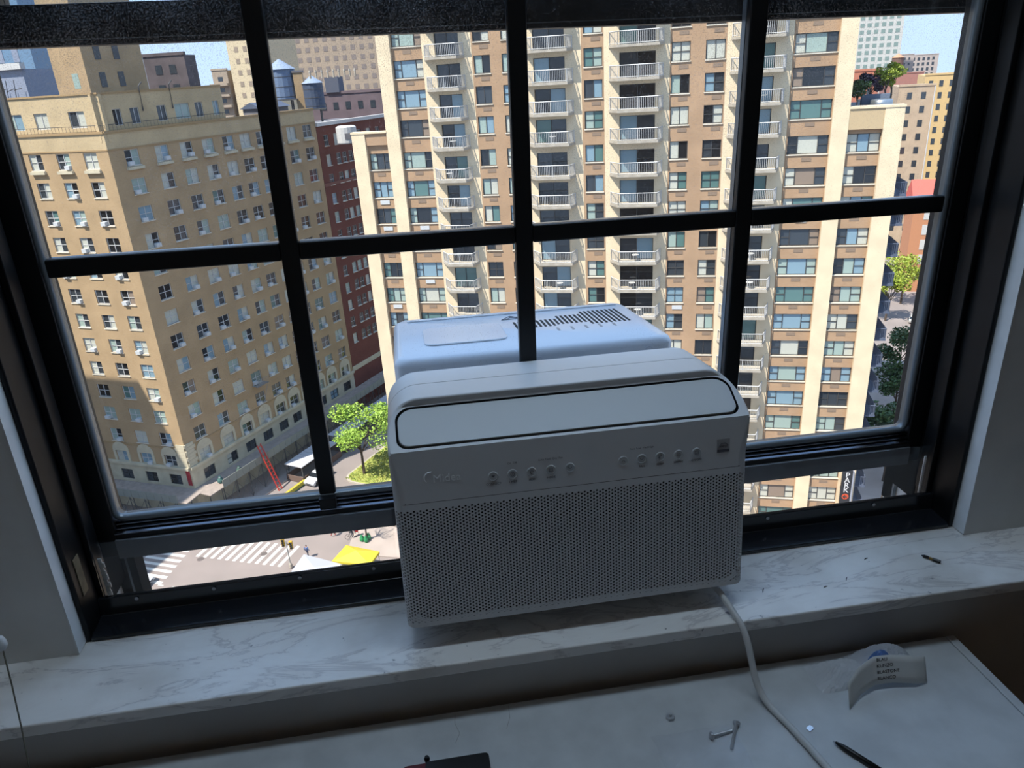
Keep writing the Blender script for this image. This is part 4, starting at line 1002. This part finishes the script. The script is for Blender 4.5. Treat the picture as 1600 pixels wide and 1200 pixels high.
def leaf_cloud(b, centres, nleaf, size, rnd, squash=.8):
    for (cx_, cy_, cz_, r_) in centres:
        for _ in range(nleaf):
            while True:
                p = Vector((rnd.uniform(-1, 1), rnd.uniform(-1, 1), rnd.uniform(-1, 1)))
                if .25 < p.length < 1: break
            p = Vector((cx_ + p.x * r_, cy_ + p.y * r_, cz_ + p.z * r_ * squash)); a = Vector((rnd.uniform(-1, 1), rnd.uniform(-1, 1), rnd.uniform(-.6, .6))).normalized() * size
            c = a.cross(Vector((rnd.uniform(-1, 1), rnd.uniform(-1, 1), rnd.uniform(-1, 1)))).normalized() * size * .55
            b.add([p - a, p + c, p + a, p - c], [(0, 1, 2, 3)])
leafs = {}
def leaf_mat(name, c1, c2):
    m = mat(name, c1, .6, rgb2=c2, scale=.9); return m
bark = mat('bark', (96, 80, 66), .9, var=.2, scale=4)
def tree(name, x, y, z, h, r, label, lm_, seed, nleaf=260, size=.22, bare=False, nb=9, group=None, cat='tree'):
    rnd = random.Random(seed); t_ = empty(name, EM(x, y, z)); tag(t_, label, cat, group)
    b = MB(); b.tube([(0, 0, 0), (.05, 0, h * .3), (0, .05, h * .55)], h * .02 + .03, 7, r2=h * .012); cs = []
    for k in range(nb):
        a = 2 * PI * k / nb + rnd.uniform(-.3, .3); rr = r * rnd.uniform(.35, .8); zz = h * rnd.uniform(.55, .95)
        e = Vector((rr * math.cos(a), rr * math.sin(a), zz)); s = Vector((0, 0, h * rnd.uniform(.3, .5)))
        b.tube([s, s.lerp(e, .5) + Vector((0, 0, .1)), e], h * .009 + .012, 5, r2=.008); cs.append((e.x, e.y, e.z, r * rnd.uniform(.3, .5)))
        if bare:
            for q in range(6):
                s2 = s.lerp(e, rnd.uniform(.3, 1)); e2 = s2 + Vector((rnd.uniform(-1, 1), rnd.uniform(-1, 1), rnd.uniform(.1, .9))) * r * .45
                b.tube([s2, e2], .018, 4, r2=.006)
                for _ in range(3): b.tube([s2.lerp(e2, rnd.uniform(.4, 1)), e2 + Vector((rnd.uniform(-1, 1), rnd.uniform(-1, 1), rnd.uniform(0, .6))) * r * .2], .009, 3, r2=.004)
    b.build('trunk', bark, t_)
    cs.append((0, 0, h * .8, r * .5))
    if lm_:
        b = MB(); leaf_cloud(b, cs, nleaf, size, rnd); b.build('foliage', lm_, t_)
    return t_
spring = leaf_mat('leaf_spring', (182, 212, 84), (140, 182, 62)); deep = leaf_mat('leaf_deep', (84, 112, 52), (60, 86, 40)); lime = leaf_mat('leaf_lime', (178, 190, 60), (140, 160, 46)); purple = leaf_mat('leaf_purple', (92, 66, 88), (66, 46, 66))
tree('street_tree', -9.3, 96.0, GZ + .2, 9.8, 4.8, 'young bright green leafed tree on the grassy median', spring, 1, 300, .2)
tree('street_tree', -3.9, 100.5, GZ + .2, 9.0, 3.6, 'bright green leafed tree on the median partly behind the air conditioner', spring, 2, 300, .2)
tree('bare_tree', -8.6, 79.2, GZ + .15, 5.0, 2.2, 'leafless young street tree on the pavement behind the yellow canopy', None, 4, bare=True)
tree('bare_tree', -3.9, 77.2, GZ + .15, 5.0, 2.2, 'leafless street tree throwing branch shadows beside the air conditioner', None, 9, bare=True)

def along(p, a, c): return p + av * a + pv * c
# outdoor dining sheds along the avenue
corr = mat('corrugated_white', (212, 210, 214), .5, var=.06, scale=2)
def dining(name, o_, L, Wd, label):
    t_ = empty(name, EM(o_.x, o_.y, GZ, TR)); tag(t_, label, 'shed')
    for k in range(int(L / .8)):
        MB().box(k * .8, k * .8 + .74, -Wd, 0, 2.55, 2.66).build('roof_panel', corr, t_, Matrix.Translation((0, 0, 0)))
    for x in (0.1, L / 2, L - .2):
        for y in (-Wd + .1, -.1): MB().tube([(x, y, 0), (x, y, 2.55)], .07, 5).build('post', steel_g, t_)
    MB().box(0, L, -Wd, -Wd + .1, .1, 1.0).build('side_wall', mat('dining_wood', (120, 96, 84), .8), t_); MB().box(0, .1, -Wd, 0, .1, 1.0).build('side_wall', mat('dining_wood', (120, 96, 84), .8), t_); MB().box(0, L, -.1, 0, .1, 1.0).build('side_wall', mat('dining_wood', (120, 96, 84), .8), t_)
dining('dining_shed', Vector((-20.2, 97.4, 0)), 8.6, 3.1, 'white corrugated roadside dining shed with the car parked beside it')
dining('dining_shed', along(Vector((-20.2, 97.4, 0)), 9.6, 0), 17, 3.0, 'long white corrugated roadside dining shed behind the leafy median trees')
yb = empty('yellow_barrier', EM(*along(Vector((-20.4, 93.6, 0)), 0, 0), 0)); yb.matrix_basis = EM(-20.0, 92.2, GZ, TR); tag(yb, 'long yellow and green street barrier beside the scaffold', 'barrier')
MB().box(0, 5.5, -.2, .2, 0, .7).build('beam', mat('barrier_yellow', (206, 190, 60), .6), yb, bevel=.05); MB().box(0, 5.5, -.25, .25, 0, .18).build('foot', mat('barrier_green', (90, 120, 90), .7), yb)

# cars
tyre = mat('tyre', (22, 22, 24), .8); carglass = mat('car_glass', (34, 40, 46), .1, spec=.8)
def car(name, x, y, rz, paint, label):
    c = empty(name, EM(x, y, GZ + .01, rz)); tag(c, label, 'car')
    L, W2, hood, roof = 4.5, .9, .95, 1.45
    prof = [(-2.2, .35), (-2.25, .6), (-2.2, .85), (-1.9, .95), (-1.7, 1.0), (.9, .98), (1.9, .82), (2.2, .62), (2.22, .4), (2.1, .25), (-2.1, .25)]
    b = MB(); n_ = len(prof)
    for yy, s in ((-W2, .97), (-W2 * .9, 1), (W2 * .9, 1), (W2, .97)): b.v += [(px * s, yy, .3 + (pz - .3) * (1 if abs(yy) < W2 else .93)) for px, pz in prof]
    for k in range(3):
        for i in range(n_): b.f.append([k * n_ + i, k * n_ + (i + 1) % n_, (k + 1) * n_ + (i + 1) % n_, (k + 1) * n_ + i]); b.mi.append(0)
    b.f += [list(range(n_))[::-1], list(range(3 * n_, 4 * n_))]; b.mi += [0, 0]
    body = recalc(b.build('body', paint, c)); smooth_angle(body, 40)
    def cabin(z0, z1, b0, b1, f0, f1, w0, w1, m, nm):
        q = MB(); q.add([(b0, -w0, z0), (f0, -w0, z0), (f0, w0, z0), (b0, w0, z0), (b1, -w1, z1), (f1, -w1, z1), (f1, w1, z1), (b1, w1, z1)], [(0, 3, 2, 1), (4, 5, 6, 7), (0, 1, 5, 4), (1, 2, 6, 5), (2, 3, 7, 6), (3, 0, 4, 7)])
        return q.build(nm, m, c)
    cabin(.94, 1.38, -1.85, -1.35, 1.05, .45, .84, .68, carglass, 'glasshouse'); cabin(1.37, 1.45, -1.42, -1.3, .52, .4, .70, .62, paint, 'roof')
    wm = cached('wheel', lambda: MB().lathe([(.2, -.11), (.33, -.10), (.34, 0), (.33, .10), (.2, .11)], 16).mesh('wheel', tyre))
    for px in (-1.4, 1.4):
        for s in (-1, 1): put('wheel', wm, c, Matrix.Translation((px, s * .82, .33)) @ Matrix.Rotation(PI / 2, 4, 'X'))
    for s in (-.62, .62): MB().box(2.1, 2.215, s - .18, s + .18, .58, .72).build('headlight', mat('lamp_glass', (236, 238, 240), .2), c)
    MB().box(2.12, 2.225, -.45, .45, .42, .55).build('front_grille', tyre, c)
    return c
car_white = mat('car_white', (232, 234, 236), .25, spec=.6, coat=.5)
car('car', -15.7, 96.4, TR + PI, car_white, 'white car driving on the avenue beside the dining shed')
car('car', -35.1, 77.3, math.radians(-25), car_white, 'white car waiting at the crosswalk of the side street')
truck = car('car', 100, 131, .9, mat('car_silver', (214, 212, 206), .3, spec=.6), 'pale car parked in the side street beyond the tower balconies')

# canopies on the pavement corner
def canopy(name, pts, zlow, apex, m, label, cat):
    cx_, cy_ = sum(p[0] for p in pts) / 4, sum(p[1] for p in pts) / 4
    t_ = empty(name, EM(cx_, cy_, GZ + .16)); tag(t_, label, cat)
    q = [(p[0] - cx_, p[1] - cy_, zlow) for p in pts]; b = MB()
    b.add(q + [(0, 0, apex)], [(0, 1, 4), (1, 2, 4), (2, 3, 4), (3, 0, 4)]); b.add(q + [(x, y, z - .28) for x, y, z in q], [(0, 4, 5, 1), (1, 5, 6, 2), (2, 6, 7, 3), (3, 7, 4, 0)])
    b.build('canopy', m, t_)
    for x, y, z in q: MB().tube([(x * .94, y * .94, 0), (x * .94, y * .94, z)], .035, 5).build('post', steel_g, t_)
    return t_
s_ = (52.3 - 2.6) / 51.5
yel = mat('canopy_yellow', (226, 206, 60), .7)
canopy('market_canopy', [(x * s_, y * s_) for x, y in ((-12.5, 75.2), (-8.1, 73.5), (-7.0, 75.8), (-11.0, 78.1))], 2.3, 3.0, yel, 'bright yellow four sided canopy over a street stall', 'canopy')
canopy('market_canopy', [(x * s_, y * s_) for x, y in ((-17.6, 72.6), (-12.4, 70.6), (-11.4, 74.4), (-15.9, 77.4))], 2.3, 2.8, mat('canopy_white', (196, 198, 206), .6), 'white ribbed canopy beside the yellow canopy', 'canopy')
# traffic signal
ts = empty('traffic_signal', EM(-17.3, 75.9, GZ + .16)); tag(ts, 'yellow traffic signal on a thin pole at the crosswalk', 'traffic signal')
MB().tube([(0, 0, 0), (0, 0, 3.6)], .08, 8).build('pole', mat('pole_gray', (190, 186, 178), .5), ts); MB().lathe([(.22, 0), (.2, .4), (.1, .6)], 10).build('base', concrete, ts)
ym = mat('signal_yellow', (226, 178, 40), .5)
for x, y, z in ((-.35, .1, 2.9), (.45, .25, 2.3)):
    h_ = MB().box(-.2, .2, -.15, .15, 0, 1.05).build('signal_head', ym, ts, (x, y, z), bevel=.04)
    for k in range(3): MB().lathe([(.13, 0), (.13, .12)], 12).build('lens', tyre, h_, Matrix.Translation((0, -.15, .2 + .32 * k)) @ Matrix.Rotation(PI / 2, 4, 'X'))
MB().tube([(-.35, .1, 3.1), (0, 0, 3.3), (.45, .25, 2.7)], .05, 6).build('arm', ym, ts)

# people on the street: one continuous skinned body each
skin_m = mat('skin', (178, 132, 106), .6); hair_m = mat('hair', (40, 32, 28), .7)
def person(x, y, rz, joints, top, pants, label, extra=None):
    root = empty('person', EM(x, y, GZ + .16, rz)); tag(root, label, 'person')
    names = list(joints); me = bpy.data.meshes.new('body')
    E = [('pelvis', 'chest'), ('chest', 'neck'), ('neck', 'head'), ('head', 'crown')]
    for s in 'lr': E += [('chest', 'sh' + s), ('sh' + s, 'el' + s), ('el' + s, 'wr' + s), ('wr' + s, 'ha' + s), ('pelvis', 'hi' + s), ('hi' + s, 'kn' + s), ('kn' + s, 'an' + s), ('an' + s, 'to' + s)]
    RAD = dict(pelvis=.15, chest=.17, neck=.06, head=.10, crown=.085, sh=.075, el=.05, wr=.04, ha=.045, hi=.10, kn=.07, an=.05, to=.045)
    me.from_pydata([joints[n_] for n_ in names], [(names.index(a), names.index(c)) for a, c in E], [])
    o = put('body', me, root)
    sk_ = o.modifiers.new('skin', 'SKIN'); sk_.use_smooth_shade = True
    lay = me.skin_vertices[0].data if me.skin_vertices else None
    if lay is None:
        bm = bmesh.new(); bm.from_mesh(me); bm.verts.layers.skin.verify(); bm.to_mesh(me); bm.free(); lay = me.skin_vertices[0].data
    for i, n_ in enumerate(names):
        r_ = RAD.get(n_) or RAD[n_[:-1]]; lay[i].radius = (r_, r_ * (.8 if n_ in ('chest', 'pelvis') else 1)); lay[i].use_root = n_ == 'pelvis'
    sb = o.modifiers.new('sub', 'SUBSURF'); sb.levels = 1; sb.render_levels = 1
    dg = bpy.context.evaluated_depsgraph_get(); me2 = bpy.data.meshes.new_from_object(o.evaluated_get(dg)); o.modifiers.clear(); o.data = me2
    me2.materials.clear()
    for m in (top, pants, skin_m, hair_m): me2.materials.append(m)
    hz_ = joints['head'][2]; pz = joints['pelvis'][2]; hd = Vector(joints['head'])
    for p in me2.polygons:
        c = p.center; p.use_smooth = True
        near = min(names, key=lambda n_: (Vector(joints[n_]) - c).length)
        k = 2 if near in ('head', 'neck') or near[:2] == 'ha' else 3 if near == 'crown' else 1 if near[:2] in ('hi', 'kn', 'an', 'to') or near == 'pelvis' else 0
        p.material_index = k
    return root
def walk(h=1.0, stride=.28):
    return dict(pelvis=(0, 0, .95), chest=(0, .02, 1.32), neck=(0, .02, 1.5), head=(0, .04, 1.6), crown=(0, .03, 1.72), shl=(-.2, 0, 1.42), ell=(-.26, -.1, 1.16), wrl=(-.25, .02, .93), hal=(-.25, .06, .84), shr=(.2, 0, 1.42), elr=(.26, .02, 1.15), wrr=(.25, .14, .93), har=(.25, .18, .84),
                hil=(-.1, 0, .9), knl=(-.11, stride * .6, .5), anl=(-.1, stride * .7, .08), tol=(-.1, stride * .7 + .16, .04), hir=(.1, 0, .9), knr=(.11, 0, .5), anr=(.1, -stride, .09), tor=(.1, -stride + .14, .04))
cl = lambda n_, c: mat('cloth_' + n_, c, .8)
person(-12.75, 81.3, 1.2, walk(), cl('white', (226, 222, 216)), cl('red', (170, 60, 54)), 'person in a white top and reddish trousers crossing the avenue')
person(-15.5, 77.4, -.6, walk(), cl('blue', (92, 120, 170)), cl('navy', (54, 62, 84)), 'person in blue clothes walking behind the white canopy')
person(-9.2, 74.6, .4, walk(stride=.1), cl('pink', (226, 196, 188)), cl('gray', (110, 108, 112)), 'person in a pale top standing under the yellow canopy edge')
# cyclist with bicycle
cx_, cy_ = -10.4, 80.2
bk = empty('bicycle', EM(cx_, cy_, GZ + .16, .3)); tag(bk, 'dark bicycle with a red front basket ridden on the pavement', 'bicycle')
whl = cached('bike_wheel', lambda: MB().tube([(.34 * math.cos(a), 0, .34 * math.sin(a)) for a in [2 * PI * k / 18 for k in range(19)]], .025, 5).mesh('wheel', tyre))
for x in (-.52, .52): put('wheel', whl, bk, Matrix.Translation((x, 0, .36)))
MB().tube([(-.52, 0, .36), (-.05, 0, .36), (.38, 0, .82), (-.15, 0, .82), (-.05, 0, .36)], .022, 5).tube([(-.52, 0, .36), (-.15, 0, .82)], .018, 5).tube([(.52, 0, .36), (.38, 0, .98)], .02, 5).build('frame', tyre, bk)
MB().tube([(.36, -.28, 1.0), (.36, .28, 1.0)], .018, 5).build('handlebar', tyre, bk); MB().prism(rrect(-.3, -.06, -.08, .08, .05, 3), .86, .92).build('saddle', tyre, bk)
MB().box(.44, .80, -.2, .2, .75, 1.1).build('basket', mat('basket_red', (206, 40, 46), .6), bk, bevel=.04)
ride = dict(pelvis=(-.15, 0, 1.0), chest=(.02, 0, 1.36), neck=(.08, 0, 1.52), head=(.12, 0, 1.62), crown=(.12, 0, 1.73), shl=(.03, .2, 1.43), ell=(.2, .26, 1.22), wrl=(.33, .25, 1.06), hal=(.37, .24, 1.03), shr=(.03, -.2, 1.43), elr=(.2, -.26, 1.22), wrr=(.33, -.25, 1.06), har=(.37, -.24, 1.03),
            hil=(-.12, .1, .97), knl=(.22, .12, .74), anl=(.0, .13, .42), tol=(.12, .13, .38), hir=(-.12, -.1, .97), knr=(.2, -.12, .58), anr=(-.04, -.13, .24), tor=(.1, -.13, .2))
person(cx_, cy_, .3, ride, cl('slate', (104, 104, 112)), cl('slate2', (86, 86, 94)), 'person in grey riding the bicycle with the red basket')
gb = empty('green_bag', EM(-8.75, 79.3, GZ + .16)); tag(gb, 'green sacks tied around the foot of the bare tree', 'sack')
for x, y in ((.38, .1), (-.4, -.1), (.1, -.42)): MB().lathe([(.18, 0), (.3, .2), (.28, .55), (.1, .75), (.16, .85)], 9).build('sack', mat('sack_green', (52, 150, 92), .6), gb, (x, y, 0), smooth=True)
stv = empty('street_stall', EM(-9.9, 73.3, GZ + .16, -.35)); tag(stv, 'pale street stall counter under the yellow canopy', 'stall')
MB().box(-1.2, 1.2, -.4, .4, 0, .9).build('counter', mat('stall_pale', (220, 206, 198), .7), stv); MB().box(-1.3, 1.3, -.5, .5, .9, .96).build('top', frame_white, stv)

# ---------------- far buildings
def far_building(name, x, y, rz, W_, D_, top, m, label, wins=None, base=GZ, fm=PANE[1], side=None):
    """block with its near left corner of the facade at x, y; wins = (col spacing, row spacing, w, h, rows)"""
    t_ = empty(name, EM(x, y, base, rz)); tag(t_, label, 'building')
    H = top - base; MB().box(0, W_, 0, D_, 0, H).build('walls', m, t_); MB().box(-.1, W_ + .1, -.15, .5, H, H + .5).build('parapet', m, t_)
    if wins:
        cs, rs, w_, h_, nr = wins; b = MB(); nb = int((W_ - .6) / cs)
        x0 = (W_ - (nb - 1) * cs) / 2
        for r_ in range(nr):
            for k in range(nb): b.box(x0 + k * cs - w_ / 2, x0 + k * cs + w_ / 2, -.06, .05, H - 2.2 - r_ * rs - h_ / 2, H - 2.2 - r_ * rs + h_ / 2)
        o = b.build('windows', fm, t_); o['kind'] = 'stuff'
    return t_
hz_win = mat('hazy_window', (140, 128, 122), .6); hz_win2 = mat('hazy_window_pale', (168, 150, 130), .6); hz_win3 = mat('hazy_window_green', (136, 156, 150), .4)  # distance haze is mixed into these window colours
hazy = mat('hazy_cream', (226, 206, 170), .9); hazy2 = mat('hazy_tan', (178, 160, 140), .9, var=.1, scale=.4); bluegl = mat('blue_gray_wall', (150, 158, 176), .6)  # cream and tan carry distance haze, the tan one shade too
far_building('tower_block', -41.3, 232, -.35, 10.5, 20, 60, hazy, 'slender cream far tower with small windows behind the terrace', (2.6, 2.9, 1.1, 1.3, 40), fm=hz_win2)
t_ = far_building('tower_block', -46.9, 234, -.35, 4.6, 8, 3.6, hazy2, 'low far block with stacked balconies beside the slender cream tower', (2.2, 2.8, 1.4, 1.1, 9))
for k in range(8): MB().box(-.6, 4.8, -1.2, 0, 52 - 2.8 * k, 52.6 - 2.8 * k).build('balcony', hazy2, t_)
far_building('tower_block', -36, 282, -.30, 56, 20, 80, hazy2, 'wide hazy brown far tower with close window columns behind the water tanks', (3.1, 3.0, 1.5, 1.5, 34), fm=hz_win)
far_building('tower_block', -41.4, 151.5, -.25, 7.6, 4, 5.2, mat('dark_brick_far', (104, 92, 92), .9, var=.25, scale=.5), 'dark brown mid height block beyond the terrace roof', (2.6, 3.2, 1.2, 1.5, 6))
far_building('tower_block', -84, 172, -.30, 20, 12, 46, mat('blue_glass_far', (120, 150, 176), .2, spec=.6), 'blue grey glazed tower behind the terrace at the far left', (3.3, 3.6, 1.3, 3.2, 20), fm=bluegl)
t_ = far_building('tower_block', -64, 139, -.45, 10.5, 6, 4.0, bluegl, 'pale grey rooftop house with a white coping and dark rails')
MB().box(-.4, 11, -.6, .3, 56.3, 57.2).build('white_coping', frame_white, t_)
b = MB()
for k in range(6): b.tube([(1 + 1.6 * k, -1.0, 52.3), (1.4 + 1.6 * k, -1.0, 54.8)], .07, 4); b.tube([(1 + 1.6 * k, -1.0, 53.2 + .2 * (k % 2)), (2.6 + 1.6 * k, -1.0, 53.6)], .06, 4)
b.build('roof_rails', frame_dark, t_)
MB().box(0, 10, -1.4, 0, 51.9, 52.3).build('rail_ledge', roof_gray, t_)
t_ = far_building('brick_block', -15.0, 163, -.25, 25, 12, -3.0, mat('mauve_brick', (122, 104, 108), .9, var=.2, scale=.6), 'dark mauve brick block behind the white roof cornice', (2.5, 3.0, 1.0, 1.4, 4))
MB().box(3.5, 6.2, -.4, 3, 49.6, 52.4).build('bulkhead', mat('bulkhead', (92, 96, 110), .8), t_)
def water_tank(x, y, z, r, h, label, wood, roofm):
    t_ = empty('water_tank', EM(x, y, z)); tag(t_, label, 'water tank')
    MB().lathe([(r, 0), (r, h)], 18).build('barrel', wood, t_, (0, 0, 2.4)); MB().lathe([(r * 1.1, 0), (.08, r * .7)], 18).build('cone_roof', roofm, t_, (0, 0, 2.4 + h))
    for k in range(3): MB().lathe([(r * 1.015, .3 + k * h / 3), (r * 1.015, .38 + k * h / 3)], 18).build('hoop', steel_g, t_, (0, 0, 2.4))
    for k in range(4): MB().tube([(r * .7 * math.cos(PI / 4 + PI / 2 * k), r * .7 * math.sin(PI / 4 + PI / 2 * k), 0), (r * .7 * math.cos(PI / 4 + PI / 2 * k), r * .7 * math.sin(PI / 4 + PI / 2 * k), 2.4)], .12, 5).build('leg', steel_g, t_)
    MB().box(-r, r, -r, r, 2.2, 2.4).build('platform', steel_g, t_)
tank_blue = mat('tank_blue', (120, 140, 168), .6); tank_dark = mat('tank_dark', (74, 88, 112), .7, var=.2, scale=2); cone_gray = mat('cone_gray', (150, 164, 184), .6)
water_tank(-15.6, 128, -5.0, 2.1, 4.2, 'pale blue rooftop water tank with a cone roof beside the muntin', tank_blue, cone_gray)
water_tank(-11.1, 127, -6.6, 1.55, 3.6, 'dark slate water tank with a shallow cone roof on the mauve roof', tank_dark, cone_gray)
t_ = empty('roof_shaft', EM(-13.0, 127.0, -7)); tag(t_, 'yellowish brick chimney shaft standing between the two water tanks', 'chimney'); MB().box(-.7, .7, -.6, .6, 0, 8).build('shaft', ochre_brick, t_); MB().box(-.8, .8, -.7, .7, 8, 8.3).build('cap', roof_gray, t_)
t_ = empty('roof_house', EM(-17.6, 116.4, -6.0, TR)); tag(t_, 'slate roofed roof house behind the ochre building parapet', 'roof house')
MB().box(0, 5.5, 0, 3.5, 0, 2.6).build('walls', roof_gray, t_); MB().prism([(-.3, 2.6), (3.8, 2.6), (1.75, 3.4)], -.3, 5.8, 'x').build('roof', slate_blue, t_)
t_ = empty('white_roof_drum', EM(-6.6, 120.5, -9.2)); tag(t_, 'white round rooftop drum with a dark louvre above the tower wing', 'roof drum')
MB().lathe([(1.5, 0), (1.5, 2.3), (1.2, 2.5)], 18).build('drum', frame_white, t_); MB().box(-.2, .7, -1.56, -1.3, .7, 1.5).build('louvre', roof_gray, t_); MB().lathe([(1.55, 0), (1.55, .15)], 18).build('rim', roof_gray, t_)
# right-hand side
t_ = far_building('white_tower', 246, 400, -.45, 22, 22, 80, mat('white_concrete', (204, 203, 197), .8), 'white concrete high rise with window columns against the sky', (3.4, 3.3, 2.0, 1.9, 40), fm=hz_win3)
far_building('tower_block', 307, 450, -.4, 7.5, 10, -7.8, mat('hazy_gray', (190, 176, 168), .9), 'narrow hazy grey far tower below the sky', (2.5, 3, 1, 1.4, 6))
far_building('tower_block', 328, 472, -.4, 17, 10, -8.9, mat('hazy_gray', (190, 176, 168), .9), 'broad hazy grey far tower with vertical bands', (2.8, 3, 1.4, 1.8, 8))
water_tank(239, 352, -13.5, 2.6, 4.0, 'brown rooftop water tank with a flat cone roof against the sky', mat('tank_brown', (128, 96, 84), .8), mat('cone_tan', (198, 150, 116), .7))
far_building('brick_block', 230, 346, -.4, 16, 12, -13.9, mat('rose_brick', (172, 120, 108), .9), 'rose brick far block carrying the brown water tank')
far_building('orange_block', 112, 182, -.4, 6.2, 8, -6.2, mat('orange_brick', (196, 124, 98), .9), 'orange brick roof block beside the cream pier', (2, 2.4, .9, 1.3, 3))
bg_ = far_building('beige_block', 127, 185, -.42, 8.3, 12, -10.6, mat('beige_wall', (202, 178, 150), .9, var=.1, scale=.5), 'beige apartment block with small windows beyond the roof terrace', (3.2, 3.3, 1.1, 1.6, 13))
far_building('yellow_block', 149, 206, -.42, 11, 10, -9.3, mat('yellow_wall', (224, 190, 134), .9), 'yellow brick apartment block next to the beige block', (2.6, 3.1, 1.0, 1.6, 13), fm=PANE[1])
MB().tube([(8.15, -.15, 0), (8.15, -.15, 41.6)], .16, 6).build('drain_pipe', frame_white, bg_)
t_ = empty('red_roof_house', EM(110.2, 150, GZ, -.42)); tag(t_, 'house with a salmon red pitched roof below the beige block', 'house')
MB().box(0, 12, 0, 8, 0, 19.9).build('walls', mat('orange_wall', (206, 144, 106), .9), t_); MB().prism([(-.4, 19.9), (8.4, 19.9), (4, 24.2)], -.4, 12.4, 'x').build('roof', mat('roof_red', (226, 104, 88), .7), t_)
MB().tube([(-.3, -.3, 20.1), (6.5, -.5, 20.9)], .2, 5).build('gutter', frame_white, t_)
for r_ in range(5):
    for k in range(3): MB().box(2.2 + 3.4 * k, 3.8 + 3.4 * k, -.06, .05, 3 + 3.3 * r_, 5.2 + 3.3 * r_).build('window', frame_white, t_)
for i, (x, y, h, r, lm_, lab) in enumerate(((104.5, 142, 11, 4.8, lime, 'yellow green street tree in front of the red roofed house'), (95, 133, 10, 4.0, lime, 'yellow green street tree close behind the tower flank balconies'), (70, 93, 9, 3.8, deep, 'dark green street tree under the lower flank balconies'), (60, 82, 8, 3.4, deep, 'dark green garden tree beside the parking sign'), (57.5, 76.5, 6, 2.6, lime, 'small yellow green garden tree beside the parking sign'), (78, 104, 9, 4, deep, 'dark green tree in the side street beyond the tower corner'))):
    tree('street_tree', x, y, GZ + .1, h, r, lab, lm_, 30 + i, 220, .28)
TMZ = Matrix.Translation((25.959, 70.364, LOWR + GZ - .45)) @ Matrix.Rotation(TH, 4, 'Z')
for i, (u, v, h, r, lm_, lab) in enumerate(((16.2, 2.5, 2.6, 1.0, deep, 'dark green terrace shrub against the cream pier'), (18.0, 5.6, 3.2, 1.1, purple, 'purple leaved terrace shrub behind the metal drum'), (19.2, 5.4, 3.6, 1.2, lime, 'lime green terrace tree behind the metal drum'), (20.0, 6.6, 4.2, 1.1, lime, 'taller lime green terrace tree at the roof corner'))):
    p = TMZ @ Vector((u, v, 0)); tree('terrace_tree', p.x, p.y, p.z, h, r, lab, lm_, 50 + i, 150, .13, cat='shrub' if 'shrub' in lab else 'tree')

# ---------------- our own building's facade around the room and the neighbour that shades the corner
host = struct(empty('wall_exterior', (0, 1.3, GZ)))
b = MB(); y0, y1 = 1.301, 1.345
b.box(-16, OX0 - .01, y0, y1, GZ, 16).box(OX1 + .03, 16, y0, y1, GZ, 16).box(OX0 - .01, OX1 + .03, y0, y1, TOPZ, 16)
b.box(OX0 - .01, OX1 + .03, 1.201, 1.22, GZ, SZ - .06)
b.build('facade', ochre_brick, host, (0, -1.3, -GZ))
MB().box(-16, 16, -20, 1.301, RZ1 + .4, 16).build('upper_floors', ochre_brick, host, (0, -1.3, -GZ))
MB().box(OX0 - .01, OX1 + .03, 1.10, 1.205, SZ - .05, SZ - .031).build('outer_sill', concrete, host, (0, -1.3, -GZ))
nb_ = empty('neighbour_block', EM(-30.54, 90.7, GZ, TL)); tag(nb_, 'ochre brick apartment block standing across the side street from the corner building', 'building')
MB().box(-62, -20.5, -72, -25, 0, 63.5).build('walls', ochre_brick, nb_); MB().box(-62.2, -20.3, -72.2, -24.8, 63.5, 64.2).build('parapet', limestone, nb_)
far_building('brownstone_row', 78, 80, TH, 45, 18, -28, mat('brownstone', (150, 112, 90), .9, var=.15, scale=.6), 'brown row building across the side street from the tower flank', (3.0, 3.3, 1.1, 1.8, 7))
far_building('gray_row', 150, 150, TH, 70, 18, -18, mat('gray_row_wall', (178, 170, 162), .9, var=.1, scale=.5), 'grey row building further along the side street', (3.2, 3.3, 1.2, 1.8, 9))
